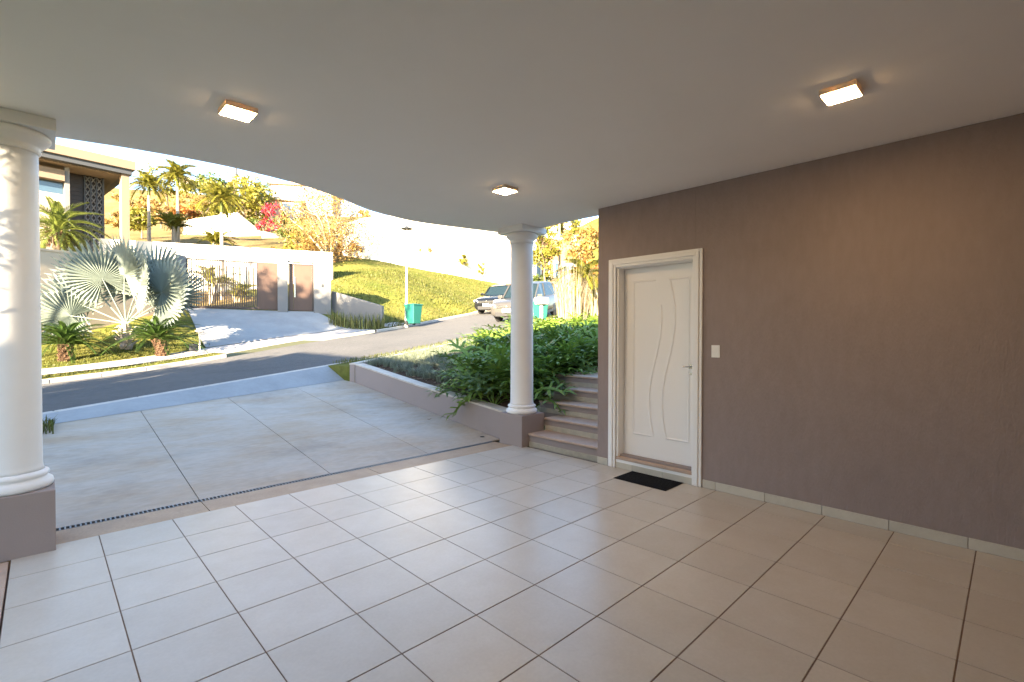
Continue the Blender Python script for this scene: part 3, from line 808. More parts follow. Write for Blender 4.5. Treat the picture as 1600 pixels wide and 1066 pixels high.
# grass blades along the edges (stuff)
gb = MB()
for k in range(5200):
    s_ = rnd(4.5, 20); n_ = rnd(nA - .02, -.11); p = sn(s_, n_, zstreet(s_, 0) + 0.06)
    blade(gb, p, rnd(0, 6.3), rnd(.05, .12), rnd(.2, .9), .006)
for k in range(9000):
    s_ = rnd(-2, 7.0); n_ = rnd(7.8, 11.6); p = sn(s_, n_, 0); p.z = fz(p) - .01
    blade(gb, p, rnd(0, 6.3), rnd(.05, .10), rnd(.2, .9), .009)
for k in range(3000):
    s_ = rnd(-2, 12.5); n_ = rnd(6.16, 6.6); 
    if 6.3 < s_ < 12.8: continue
    p = sn(s_, n_, 0); p.z = fz(p) - .01
    blade(gb, p, rnd(0, 6.3), rnd(.04, .09), rnd(.2, .9), .008)
for k in range(12000):
    s_ = rnd(13.5, 34); n_ = rnd(6.3, 15); p = sn(s_, n_, 0); p.z = fz(p) - .02
    sz = 0.7 + 1.2 * max(0, mnoise.noise(Vector((s_ * .35, n_ * .35, 3))))
    blade(gb, p, rnd(0, 6.3), rnd(.10, .22) * sz, rnd(.2, .9), .02)
for k in range(500):
    p = Vector((rnd(-1.3, -.20), 3.45 + rnd(-.25, .2), 0)); p.z = zd(p.y); blade(gb, p, rnd(0, 6.3), rnd(.08, .2), rnd(.3, .9), .008)
o = gb.build('grass', M['grassblade']); o['kind'] = 'stuff'

# ------------------------------------------------------------------ palms
def frond_feather(L_, nl, droop, ll, w_, stiff=0.0, vee=0.5):
    mb = MB(); pts = []
    for k in range(13):
        t = k / 12; pts.append(Vector((L_ * (t - .12 * t * t * droop), 0, L_ * (0.42 * t - droop * .62 * t * t))))
    mb.tube(pts, [0.018 * (1 - .85 * k / 12) * L_ ** .5 for k in range(13)], 4)
    for k in range(nl):
        t = 0.10 + 0.90 * k / (nl - 1); f = t * 12; i = min(int(f), 11); b = pts[i].lerp(pts[i + 1], f - i)
        tan = (pts[i + 1] - pts[i]).normalized(); l = ll * (0.35 + 0.65 * math.sin(PI * min(1, .12 + .86 * t))) * rnd(.88, 1.1)
        for sgn in (1, -1):
            d = (tan * (0.55 + .5 * t) + Vector((0, sgn, 0)) * (1 - .3 * t) + Vector((-tan.z, 0, tan.x)) * vee + Vector((0, 0, rnd(-.1, .1)))).normalized()
            sd = d.cross(Vector((0, 0, 1))).normalized() * w_
            m_ = b + d * l * .55; e = b + d * l + Vector((0, 0, -(1 - stiff) * l * .35))
            mb.quad(b - sd * .5, m_ - sd, m_ + sd, b + sd * .5); mb.tri(m_ - sd, e, m_ + sd)
    return mb
def frond_fan(Rr, pet_len, nseg=34, span=R(300)):
    mb = MB()
    mb.tube([(0, 0, 0), (pet_len * .5, 0, .03), (pet_len, 0, 0)], [.028, .02, .016], 5)
    c = Vector((pet_len, 0, 0))
    for k in range(nseg):
        a0 = -span / 2 + span * k / nseg; a1 = -span / 2 + span * (k + 1) / nseg; am = (a0 + a1) / 2
        def P(r_, a, z): return c + Vector((r_ * math.cos(a), r_ * math.sin(a), z + 0.16 * r_ * r_ / Rr - .10 * abs(math.sin(a / 2)) * r_))
        rr = Rr * (1 - .22 * abs(am) / (span / 2)) * rnd(.95, 1.04); rs = rr * .52; ridge = .028 * Rr
        mb.tri(P(0, am, 0), P(rs, a0, -ridge), P(rs, am, ridge)); mb.tri(P(0, am, 0), P(rs, am, ridge), P(rs, a1, -ridge))
        h = (a1 - a0) * .5
        mb.quad(P(rs, a0, -ridge), P(rr * .8, am - h * .62, -ridge * .4), P(rr * .8, am, ridge * .6), P(rs, am, ridge))
        mb.quad(P(rs, am, ridge), P(rr * .8, am, ridge * .6), P(rr * .8, am + h * .62, -ridge * .4), P(rs, a1, -ridge))
        mb.tri(P(rr * .8, am - h * .62, -ridge * .4), P(rr, am, -.03 * Rr), P(rr * .8, am + h * .62, -ridge * .4))
    return mb
def cyl_trunk(h, r0, r1, lean=(0, 0), rings=0, n=12, rough=0.0, seg=None):
    mb = MB(); seg = seg or max(8, rings * 2 or 8); pts = []; rad = []
    for k in range(seg + 1):
        t = k / seg; pts.append((lean[0] * t * t, lean[1] * t * t, h * t)); r_ = r0 + (r1 - r0) * t
        rad.append(r_ * (1 + (rough if k % 2 else -rough) ))
    return mb.tube(pts, rad, n)

# silver fan palm on the neighbour's lawn
bp_ = onfar(197, 516, 15.1)
bt = thing('silver_fan_palm', bp_, 'big silver-blue fan palm on the lawn opposite, left of the gate', 'palm tree')
cyl_trunk(0.80, .16, .12, rough=.12, seg=8).build('trunk', M['palebark'], bt, local=True)
for k in range(16):                                    # old leaf bases
    a = k * 2.4; mb = MB().tube([(math.cos(a) * .1, math.sin(a) * .1, .12 + .03 * k), (math.cos(a) * .26, math.sin(a) * .26, .26 + .035 * k), (math.cos(a) * .36, math.sin(a) * .36, .30 + .03 * k)], [.05, .03, .012], 4)
    mb.build('leaf_base', M['palebark'], bt, local=True)
fan_meshes = [frond_fan(1.18, 1.45, 36).mesh('frond', M['silver']) for _ in range(3)]
# frond aim: (image-right, towards viewer, up) directions, roll so that the fan faces outwards
def view_dir(rt, tow, up): return (RT * rt - Vector((FW.x, FW.y, 0)).normalized() * tow + Vector((0, 0, up))).normalized()
fan_aim = [(-.98, .25, .50, 1.0, .1), (-.80, .10, 1.0, 1.08, -.2), (-.32, .35, 1.15, 1.0, .25), (-.30, -.35, 1.35, 1.1, -.35), (.16, .25, 1.45, 1.05, .1), (.50, -.3, 1.2, 1.08, .4), (.62, .35, .95, 1.0, -.3), (.95, .05, .80, 1.05, .3), (.98, .1, .42, .92, -.1), (-.05, -.8, 1.1, 1.05, .2), (-1.0, .4, .18, .95, -.25), (.75, -.6, .75, 1.0, .1)]
VW = -Vector((FW.x, FW.y, 0)).normalized()
for i, (a, b, c, s_, tw) in enumerate(fan_aim):
    d = view_dir(a, b, c)
    n2 = VW * 1.0 + Vector((0, 0, .35)) + RT * tw * .9 - d * .2
    n2 = (n2 - d * n2.dot(d)).normalized(); s2 = n2.cross(d)
    d2 = (d + n2 * -.1).normalized(); n2 = d2.cross(s2)
    Mx = Matrix(((d.x, s2.x, n2.x), (d.y, s2.y, n2.y), (d.z, s2.z, n2.z)))
    place('frond', fan_meshes[i % 3], bt, (0, 0, .80), Mx.to_euler(), s_)

def cycad(px, py, D, h, lean, label):
    p = onfar(px, py, D)
    t = thing('cycad', p - Vector((0, 0, .03)), label, 'cycad', 'cycads on the lawn opposite')
    lv = RT * lean
    cyl_trunk(h, .150, .145, (lv.x, lv.y), rough=.10, seg=18, n=11).build('trunk', M['cycadtrunk'], t, local=True)
    scm = MB().tube([(0, 0, 0), (.05, 0, .03), (.075, 0, .075)], [.045, .035, .012], 4).mesh('leaf_base', M['cycadtrunk'])
    for k in range(46):
        z = h * (k + .5) / 46; f_ = (z / h) ** 2
        place('leaf_base', scm, t, (lv.x * f_ + .11 * math.cos(k * 2.4), lv.y * f_ + .11 * math.sin(k * 2.4), z - .03), (0, rnd(-.2, .2), k * 2.4), rnd(.8, 1.1))
    fm = [frond_feather(1.50, 42, .95, .21, .011, .7, .35).mesh('frond', M['cycad']) for _ in range(3)]
    for k in range(52):
        a = k * 2.39996; e = k / 52
        place('frond', fm[k % 3], t, (lv.x, lv.y, h - .02), (0, R(12 - 70 * e), a), rnd(.85, 1.08) * (1 - .3 * e))
cycad(103, 537, 13.6, .50, 0.0, 'cycad at the left with a straight dark stubby trunk before the shaded wall')
cycad(254, 530, 14.6, .56, -.16, 'cycad near the driveway opposite with a leaning rusty trunk')

def feather_palm(base, h, r0, r1, nfr, L_, label, m, tm='palebark', lean=(0, 0), droop=1.1, ll=.5, cat='palm tree', shaft=False, w_=.022, nl=30, elmin=-50, elmax=70, rough=.05):
    t = thing('palm_tree', base, label, cat)
    cyl_trunk(h, r0, r1, lean, rough=rough, seg=18).build('trunk', M[tm], t, local=True)
    top = (lean[0], lean[1], h)
    if shaft: MB().tube([(top[0], top[1], h - .1), (top[0], top[1], h + .5)], [r1 * 1.3, r1 * .9], 8).build('crown_shaft', M['greenleaf'], t, local=True); top = (top[0], top[1], h + .45)
    fm = [frond_feather(L_, nl, droop, ll, w_).mesh('frond', M[m]) for _ in range(3)]
    for k in range(nfr):
        e = k / nfr; place('frond', fm[k % 3], t, top, (0, R(elmin * -1 * (1 - e) * .8 - elmax * e), k * 2.39996 + rnd(-.2, .2)), rnd(.85, 1.1))
    return t
# squat date-like palm at the left
pb = at(92, 402, 19.0); g0 = pb.z - 1.2
lp = feather_palm(Vector((pb.x, pb.y, g0)), 2.15, .20, .27, 42, 1.75, 'stout palm with rusty leaf bases in front of the modern house', 'palmleaf', 'bark', droop=1.25, ll=.34, w_=.016, nl=40, elmin=-55, elmax=80, rough=.1)
lbm = MB().tube([(0, 0, 0), (.12, 0, .16), (.17, 0, .34)], [.06, .045, .02], 4).mesh('leaf_base', M['cycadtrunk'])
for k in range(26):
    place('leaf_base', lbm, lp, (.18 * math.cos(k * 2.4), .18 * math.sin(k * 2.4), 1.45 + .022 * k), (0, rnd(-.1, .3), k * 2.4))
# slim palms on the slope
for (px, pyt, pyb, D, lab, L_) in ((233, 303, 372, 31, 'slim palm nearest the modern house with a short pale trunk', 1.25), (278, 290, 374, 30, 'slim palm standing between the house and the retaining wall, pale straight trunk', 1.3), (347, 330, 476, 25.2, 'tall slim palm behind the sliding gate, trunk seen through bars', 1.2)):
    a = at(px, pyb, D); b = at(px, pyt, D)
    feather_palm(a - Vector((0, 0, .2)), b.z - a.z + .2, .11, .07, 22, L_, lab, 'yellowleaf', 'palebark', shaft=True, ll=.42, w_=.03, nl=26, droop=1.25, elmin=-25, elmax=72)

def clump_palm(px, py, D, n, L_, label):
    p = at(px, py, D); t = thing('clumping_palm', (p.x, p.y, p.z), label, 'palm')
    fm = [frond_feather(L_, 22, 1.15, .38, .026).mesh('frond', M['yellowleaf']) for _ in range(2)]
    for k in range(n): place('frond', fm[k % 2], t, (rnd(-.25, .25), rnd(-.25, .25), rnd(0, .3)), (0, R(rnd(-70, -15)), k * 2.4), rnd(.7, 1.1))
    st_ = MB()
    for k in range(5): st_.tube([(rnd(-.2, .2), rnd(-.2, .2), -1.0), (rnd(-.2, .2), rnd(-.2, .2), .3)], .05, 5)
    st_.build('stem', M['palebark'], t, local=True)
clump_palm(272, 362, 29, 26, 1.35, 'yellow-green bushy palm behind the silver palm, left one')
clump_palm(338, 385, 28, 26, 1.2, 'yellow-green bushy palm above the gate wall beside the slim trunk')
clump_palm(330, 452, 23.5, 14, 1.5, 'green bushy palm low behind the sliding gate bars')
clump_palm(372, 468, 24.0, 12, 1.1, 'small green palm bush behind the gate right of the slim trunk')

# ------------------------------------------------------------------ broadleaf trees
def crown(mb, c, rx, ry, rz, ncl, per, size, rs, clump=.30, hollow=.25):
    for k in range(ncl):
        while True:
            q = Vector((rs.uniform(-1, 1), rs.uniform(-1, 1), rs.uniform(-1, 1)))
            if hollow < q.length < 1: break
        cc = Vector((c[0] + q.x * rx, c[1] + q.y * ry, c[2] + q.z * rz))
        cr = clump * (rx + ry + rz) / 3 * rs.uniform(.6, 1.2)
        for i in range(per):
            g = Vector((rs.gauss(0, .5), rs.gauss(0, .5), rs.gauss(0, .42))) * cr
            p = cc + g; s_ = size * rs.uniform(.6, 1.3)
            n_ = Vector((rs.gauss(0, 1), rs.gauss(0, 1), rs.gauss(.4, 1))).normalized(); a = n_.orthogonal().normalized(); b = n_.cross(a)
            an = rs.uniform(0, 6.3); a, b = a * math.cos(an) + b * math.sin(an), b * math.cos(an) - a * math.sin(an)
            mb.quad(p - a * s_, p - b * s_ * .55, p + a * s_, p + b * s_ * .55)
def limbs(mb, base, top, rx, rz, n, r0, rs, depth=2):
    mb.tube([base, base.lerp(top, .5) + Vector((rs.uniform(-.1, .1), rs.uniform(-.1, .1), 0)) * rx, top], [r0, r0 * .8, r0 * .55], 8)
    def br(p, d, l, r_, dep):
        e = p + d * l; m_ = p + d * l * .5 + Vector((rs.uniform(-.08, .08), rs.uniform(-.08, .08), rs.uniform(0, .1))) * l
        mb.tube([p, m_, e], [r_, r_ * .75, r_ * .4], 5)
        if dep > 0:
            for k in range(3):
                d2 = (d + Vector((rs.uniform(-.8, .8), rs.uniform(-.8, .8), rs.uniform(-.2, .7)))).normalized(); br(m_.lerp(e, rs.uniform(.2, 1)), d2, l * rs.uniform(.5, .8), r_ * .45, dep - 1)
    for k in range(n):
        a = 6.28 * k / n + rs.uniform(-.4, .4); d = Vector((math.cos(a) * rs.uniform(.5, 1), math.sin(a) * rs.uniform(.5, 1), rs.uniform(.5, 1.2))).normalized()
        br(base.lerp(top, rs.uniform(.65, 1)), d, rz * rs.uniform(.7, 1.1), r0 * .5, depth)
def tree(px, py, D, rx, rz, pyb, label, m, ncl=34, per=70, size=.16, seed=1, r0=None, name='tree', cat='tree', clump=.3, ry=None, depth=1, hollow=.25, pxb=None):
    rs = random.Random(seed); c = at(px, py, D); pb_ = at(pxb or px, pyb, D); base = Vector((pb_.x, pb_.y, pb_.z - .3))
    t = thing(name, base, label, cat)
    mb = MB(); limbs(mb, Vector((0, 0, 0)), c - base - Vector((0, 0, rz * .35)), rx, rz, 5, r0 or rx * .07, rs, depth)
    mb.build('trunk', M['bark'], t, local=True)
    cr_ = MB(); crown(cr_, c - base, rx, ry or rx, rz, ncl, per, size, rs, clump, hollow); cr_.build('crown', M[m], t, local=True)
    return t
tree(378, 308, 56, 3.6, 2.6, 352, 'dense yellow-green tree on the hill above the retaining wall', 'yellowleaf', 40, 80, .22, 2)
tree(330, 296, 66, 2.6, 1.8, 330, 'smaller green tree on the hill left of the dense yellow-green one', 'greenleaf', 24, 60, .22, 3)
tree(262, 285, 62, 3.0, 1.6, 330, 'feathery tree on the skyline right of the modern house', 'yellowleaf', 26, 50, .2, 4)
tree(428, 340, 43, 1.1, 1.2, 372, 'bush with crimson flowers on the hillside wall', 'redleaf', 18, 60, .10, 5, name='bougainvillea', cat='bush')
tree(412, 352, 42.5, .8, .6, 368, 'small magenta flowering bush beside the crimson one', 'redleaf', 10, 50, .09, 6, name='bougainvillea', cat='bush')
tree(447, 352, 41, 1.3, 1.2, 380, 'dark green shrub right of the crimson flowers', 'greenleaf', 18, 60, .12, 7, name='shrub', cat='shrub')
# half bare tree by the portal
bt_ = tree(510, 352, 33, 2.8, 2.3, 414, 'half bare tree with pale branches behind the gate portal', 'goldleaf', 210, 42, .066, 8, r0=.13, depth=3, clump=.34, hollow=.1, pxb=515)
mbb = MB(); rs9 = random.Random(9)
for k in range(9):
    a = 6.28 * k / 9 + rs9.uniform(-.3, .3); p = Vector((0, 0, .8)); d = Vector((math.cos(a), math.sin(a), 1.1)).normalized(); rad = .075; 
    pts = [p]; 
    for q in range(5): d = (d + Vector((rs9.uniform(-.35, .35), rs9.uniform(-.35, .35), rs9.uniform(-.1, .4)))).normalized(); pts.append(pts[-1] + d * .8)
    mbb.tube(pts, [rad * (1 - .17 * q) for q in range(6)], 5)
    for q in range(2, 6):
        for z in range(3):
            d2 = Vector((rs9.uniform(-1, 1), rs9.uniform(-1, 1), rs9.uniform(0, 1.2))).normalized(); mbb.tube([pts[q], pts[q] + d2 * .5, pts[q] + d2 * .9 + Vector((rs9.uniform(-.2, .2), rs9.uniform(-.2, .2), .1))], [.022, .014, .006], 4)
mbb.build('limb', M['palebark'], bt_, local=True)
for (px, py, D, rx, rz, pyb, lab, m, sd) in ((470, 380, 36, 1.5, .7, 398, 'low yellow shrub left of the half bare tree', 'yellowleaf', 11), (488, 388, 35, 1.2, .6, 402, 'low golden shrub at the foot of the half bare tree', 'goldleaf', 12), (540, 385, 37, 1.3, 1.0, 403, 'orange shrub right of the half bare tree', 'orangeleaf', 13),
    (575, 337, 58, 1.4, .7, 350, 'golden shrub on the slope above the white wall', 'goldleaf', 14)):
    tree(px, py, D, rx, rz, pyb, lab, m, 16, 60, .12, sd, name='shrub', cat='shrub')
hs = [(205, 322, 40, 1.3, 1.0, 'goldleaf', 'golden bush right of the modern house pillar'), (222, 345, 34, 1.0, .8, 'yellowleaf', 'yellow bush below the slim palm nearest the modern house'), (188, 345, 36, .9, .9, 'goldleaf', 'golden bush behind the modern house pillar'), (300, 318, 60, 1.8, 1.0, 'goldleaf', 'golden thicket below the pale long house'), (318, 330, 52, 1.5, .8, 'yellowleaf', 'yellow bushes left of the dense tree above the raking wall'), (252, 330, 45, 1.5, 1.1, 'goldleaf', 'golden bush between the two slim palms'), (395, 352, 46, 1.2, .8, 'greenleaf', 'green bush at the end of the raking wall'), (290, 335, 44, 1.4, .6, 'orangeleaf', 'rusty bank of shrubs above the raking wall'), (358, 395, 31, .9, .35, 'goldleaf', 'dry low bush on the slope above the garden wall'), (440, 398, 33, 1.1, .35, 'goldleaf', 'dry low bush on the slope left of the portal'), (405, 300, 68, 2.2, 1.2, 'greenleaf', 'green tree behind the cream and orange house')]
for i_, (px, py, D, rx, rz, m, lab) in enumerate(hs):
    tree(px, py, D, rx, rz, py + rz * 900 / D, lab, m, 20, 60, .13, 60 + i_, name='shrub', cat='shrub')
for (px, lab, sd) in ((601, 'little orange cypress above the white wall, left of two', 15), (611, 'little orange cypress above the white wall, right of two', 16)):
    tree(px, 345, 58, .35, .75, 354, lab, 'orangeleaf', 10, 40, .10, sd, name='cypress', cat='tree')
tree(662, 395, 40.3, .62, .62, 417, 'small round-headed tree on a thin stem before the white wall', 'goldleaf', 14, 60, .09, 17, r0=.035)
tree(724, 407, 42, .48, .48, 424, 'small round topiary high against the white wall', 'yellowleaf', 10, 60, .08, 18, r0=.03)
tree(753, 419, 43, .4, .55, 434, 'small upright topiary low against the white wall beside the column', 'yellowleaf', 10, 55, .08, 19, r0=.03)
tree(762, 374, 48, 2.7, 1.9, 440, 'yellow tree overhanging the white wall left of the slim column', 'goldleaf', 40, 70, .17, 20)
tree(852, 390, 45, 1.35, 2.4, 445, 'yellow-green tree just right of the slim column', 'yellowleaf', 36, 75, .14, 21)
tree(908, 378, 42, 1.9, 1.7, 452, 'golden tree between the brick house and the wall corner', 'goldleaf', 34, 65, .15, 22)
tree(884, 352, 62, 2.4, 1.2, 420, 'green treetop behind the brick house', 'yellowleaf', 24, 60, .18, 23)
tree(922, 424, 33, 1.2, .8, 462, 'orange bush right of the brick house', 'orangeleaf', 20, 60, .12, 24, name='shrub', cat='shrub')
tree(846, 436, 47, 1.6, .35, 442, 'clipped dark hedge below the white framed windows', 'greenleaf', 22, 60, .10, 25, name='hedge', cat='hedge')

# reeds in front of the low wall
def tuft(p, n, h, spread, m, name, label, cat, group, wd=.014, top=0):
    mb = MB()
    for k in range(n):
        a = rnd(0, 6.3); r_ = spread * math.sqrt(random.random()); ln = h * rnd(.6, 1.1); lean = rnd(.05, .35)
        blade(mb, Vector((math.cos(a) * r_, math.sin(a) * r_, -.03)), a + rnd(-1, 1), ln, lean, wd)
    o = mb.build(name, m, None, local=True); o.location = p
    return tag(o, label, cat, group)
ra, rb = at(520, 490, 21.4), at(595, 499, 21.6)
for k in range(12):
    p = ra.lerp(rb, k / 11); p.z = fz(p)
    tuft(p, 26, .82, .16, M['reed'], 'reed_clump', {0: 'reed clump at the left end of the row, against the portal', 11: 'reed clump at the street end of the row before the low wall'}.get(k, 'clump of upright reeds inside the row before the grey low wall'), 'reeds', 'reeds before the low wall', .016)
for (px, py, D, h, n, lab) in ((893, 508, 14.2, 2.0, 240, 'tall dry feathery grass clump left of the dark palm trunk'), (930, 510, 14.8, 1.7, 150, 'tall dry feathery grass right of the dark palm trunk, cut by the wall corner')):
    p = at(px, py, D); tuft(Vector((p.x, p.y, PZ(p.x, p.y))), n, h + 0.2, .38, M['pampas'], 'ornamental_grass', lab, 'grass clump', None, .009)
p = at(913, 508, 14.6); pz0 = PZ(p.x, p.y)
tp = at(914, 438, 14.6)
feather_palm(Vector((p.x, p.y, pz0)), tp.z - pz0 + .1, .14, .10, 20, 1.05, 'small palm with dark rough trunk at the wall corner', 'yellowleaf', 'bark', ll=.34, w_=.018, droop=1.2, rough=.18, elmin=-45, elmax=60)
# ================================================================== STRUCTURES ACROSS THE STREET
M['cream'] = mat('cream_render', (0.42, 0.345, 0.26), 0.85, var=.06, scale=.8, bump=.2, bscale=40)
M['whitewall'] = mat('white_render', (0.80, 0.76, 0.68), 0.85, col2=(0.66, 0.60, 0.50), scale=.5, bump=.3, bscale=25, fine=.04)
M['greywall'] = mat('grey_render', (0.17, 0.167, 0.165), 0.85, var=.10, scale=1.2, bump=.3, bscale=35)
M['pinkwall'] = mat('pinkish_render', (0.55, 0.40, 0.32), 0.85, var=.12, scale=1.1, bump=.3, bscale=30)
M['darkmetal'] = mat('dark_brown_metal', (0.040, 0.026, 0.022), 0.5)
M['brownpanel'] = mat('brown_panel', (0.085, 0.046, 0.032), 0.5, var=.12, scale=5, stretch=(1, 1, .2))
M['woodpanel'] = mat('brown_slats', (0.035, 0.022, 0.018), 0.55, var=.2, scale=6, stretch=(1, 1, 4))
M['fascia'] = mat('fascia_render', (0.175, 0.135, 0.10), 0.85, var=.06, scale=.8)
M['slate'] = mat('slate_band', (0.040, 0.044, 0.052), 0.6)
M['winglass'] = glass('window_glass', (0.05, 0.085, 0.12))
M['brick'] = mat('brick_render', (0.40, 0.19, 0.10), 0.85, var=.12, scale=2.5, bump=.3, bscale=30)
M['roof'] = mat('terracotta', (0.38, 0.17, 0.08), 0.8, var=.2, scale=4)
M['teal'] = mat('teal_plastic', (0.012, 0.10, 0.082), 0.4, spec=.5)
M['polepaint'] = mat('pale_pole', (0.62, 0.60, 0.56), 0.5)
M['woodpole'] = mat('timber_pole', (0.22, 0.18, 0.15), 0.9, var=.3, scale=8, stretch=(1, 1, .2))

def flat(v): return Vector((v.x, v.y, 0))
class Frame:                                          # upright wall frame between two plan points; u along, d depth (away from viewer), z up
    def __init__(s, a, b):
        s.o = flat(a); s.e = flat(b - a); s.L = s.e.length; s.e.normalize(); s.n = Vector((-s.e.y, s.e.x, 0))
        if s.n.dot(flat(CAM - a)) > 0: s.n = -s.n
    def p(s, u, d, z): q = s.o + s.e * u + s.n * d; return (q.x, q.y, z)
    def box(s, mb, u0, u1, d0, d1, z0, z1):
        zz = lambda z: z if hasattr(z, '__len__') else (z, z)
        a0, a1 = zz(z0); b0, b1 = zz(z1)
        i = len(mb.v)
        mb.v += [s.p(u0, d0, a0), s.p(u1, d0, a1), s.p(u1, d1, a1), s.p(u0, d1, a0), s.p(u0, d0, b0), s.p(u1, d0, b1), s.p(u1, d1, b1), s.p(u0, d1, b0)]
        fs = ((0, 3, 2, 1), (4, 5, 6, 7), (0, 1, 5, 4), (1, 2, 6, 5), (2, 3, 7, 6), (3, 0, 4, 7))
        mb.f += [tuple(i + k for k in f) for f in fs]
        return mb

# cream front wall of the neighbour, with its end pillar
A = at(30, 556, 14.9); B = at(285, 484, 19.6)
A = A + (A - B).normalized() * 6.0
F = Frame(A, B)
fw_ = thing('front_wall', B, 'smooth cream front wall behind the silver palm, left of the gate', 'wall')
zt0 = at(75, 405, 15.6).z; zt1 = at(270, 402, 19.2).z
F.box(MB(), 0, F.L - .38, 0, .2, (A.z - 1.5, B.z - 1.2), (zt0, zt1 - .25)).build('wall_body', M['cream'], fw_)
F.box(MB(), -.02, F.L - .385, -.03, .23, (zt0 + .001, zt1 - .249), (zt0 + .07, zt1 - .18)).build('coping', M['cream'], fw_)
gp_ = Frame(at(271, 487, 19.3), at(288, 486, 19.9))
pil = thing('gate_pillar', at(280, 487, 19.5), 'grey rendered pillar left of the sliding gate', 'pillar')
gp_.box(MB(), 0, gp_.L, -.1, .35, at(280, 487, 19.5).z - .4, at(280, 398, 19.5).z).build('pillar_body', M['greywall'], pil, bevel=.01)

# sliding gate with its bars
GA, GB = at(290, 483, 20.0), at(434, 485.5, 21.5)
G = Frame(GA, GB)
zg0, zg1 = GA.z + .05, at(290, 403, 20.0).z
gt = thing('sliding_gate', GA, 'dark brown sliding gate of thin upright bars with a solid end panel', 'gate')
uP = G.L * .775
mb = MB(); G.box(mb, 0, .09, -.03, .03, zg0, zg1); G.box(mb, uP - .06, uP, -.03, .03, zg0, zg1)
G.box(mb, .091, uP - .061, -.025, .025, zg1 - .06, zg1); G.box(mb, .091, uP - .061, -.025, .025, zg0, zg0 + .09); G.box(mb, .091, uP - .061, -.012, .012, zg0 + .55, zg0 + .58)
mb.build('frame', M['darkmetal'], gt)
nb = 30
for k in range(nb):
    u = .09 + (uP - .15) * (k + .5) / nb
    G.box(MB(), u - .019, u + .019, -.019, .019, zg0 + .091, zg1 - .061).build('bar', M['darkmetal'], gt)
G.box(MB(), uP + .001, G.L, -.03, .03, zg0, zg1).build('panel', M['brownpanel'], gt)
MB().box(0, 0, 0, 0, 0, 0)
# portal: pillar, lintel, pedestrian gate, big pillar
PA, PB = at(434, 486, 21.4), at(517, 489, 22.3)
Pf = Frame(PA, PB); por = thing('gate_portal', PA, 'pale grey portal framing the brown pedestrian gate', 'portal')
k_ = Pf.L / (517 - 434); zp0 = PA.z - .5; zpt = at(517, 412, 22.3).z; zpt2 = at(434, 405, 21.4).z
Pf.box(MB(), 0, 15.5 * k_, -.15, .4, zp0, zpt2).build('pillar', M['greywall'], por, bevel=.01)
Pf.box(MB(), 55.5 * k_, 83 * k_, -.15, .9, zp0, zpt).build('pillar', M['greywall'], por, bevel=.01)
Pf.box(MB(), 15.6 * k_, 55.4 * k_, -.05, .4, zpt - .02, zpt2 - .02).build('lintel', M['whitewall'], por)
Pf.box(MB(), 57 * k_ + .28, 57 * k_ + .36, -.175, -.151, PA.z + 1.12, PA.z + 1.25).build('intercom', M['slate'], por)
pg_ = thing('pedestrian_gate', Pf.p(35 * k_, 0, PA.z), 'solid brown pedestrian gate in the grey portal', 'gate')
zb_, ztp = PA.z + .03, zpt - .09
mb = MB(); Pf.box(mb, 16 * k_, 18 * k_, .05, .12, zb_, ztp); Pf.box(mb, 53 * k_, 55 * k_, .05, .12, zb_, ztp); Pf.box(mb, 18.05 * k_, 52.95 * k_, .05, .12, ztp - .07, ztp)
mb.build('frame', M['darkmetal'], pg_)
Pf.box(MB(), 18.1 * k_, 24 * k_, .07, .11, zb_, ztp - .072).build('side_panel', M['brownpanel'], pg_)
Pf.box(MB(), 24.4 * k_, 52.9 * k_, .06, .11, zb_, ztp - .072).build('leaf', M['brownpanel'], pg_)
Pf.box(MB(), 25.6 * k_, 26.8 * k_, .02, .058, zb_ + .6, zb_ + 1.5).build('handle', M['chrome'], pg_)
# grey low wall running down to the street
LA, LB = at(518, 488, 22.6), at(597, 498, 22.0)
Lf = Frame(LA, LB); lw = thing('low_wall', LA, 'grey low wall sloping down behind the reeds towards the street', 'wall')
Lf.box(MB(), 0, Lf.L, 0, .18, (LA.z - .5, LB.z - .5), (at(518, 455, 22.6).z, at(597, 478, 22.0).z)).build('wall_body', M['greywall'], lw, bevel=.01)
# white garden wall behind the gates
WA, WB = at(262, 480, 25.5), at(520, 470, 28.5)
Wf = Frame(WA, WB); ww = thing('garden_wall', WA, 'sunlit white garden wall behind the sliding gate', 'wall')
zw = at(290, 381, 25.8).z
Wf.box(MB(), -4, Wf.L, 0, .2, 2.2, zw).build('wall_body', M['whitewall'], ww)
for k in range(15):
    u = .35 + Wf.L * .60 * k / 15 + 1.55
    Wf.box(MB(), u, u + .10, -.14, -.001, 2.9, zw - .25 - .8).build('fin', M['whitewall'], ww)
# white retaining wall on the hill, the shade of its return put into a pinkish colour
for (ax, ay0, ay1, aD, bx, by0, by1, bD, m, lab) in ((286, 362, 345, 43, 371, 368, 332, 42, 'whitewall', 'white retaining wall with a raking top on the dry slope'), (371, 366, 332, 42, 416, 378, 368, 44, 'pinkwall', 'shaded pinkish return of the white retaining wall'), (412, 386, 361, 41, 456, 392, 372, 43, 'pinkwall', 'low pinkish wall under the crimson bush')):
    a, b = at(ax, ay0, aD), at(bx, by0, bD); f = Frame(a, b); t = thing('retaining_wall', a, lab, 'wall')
    f.box(MB(), 0, f.L - .003, 0, .3, (a.z - 1.2, b.z - 1.2), (at(ax, ay1, aD).z, at(bx, by1, bD).z)).build('wall_body', M[m], t)
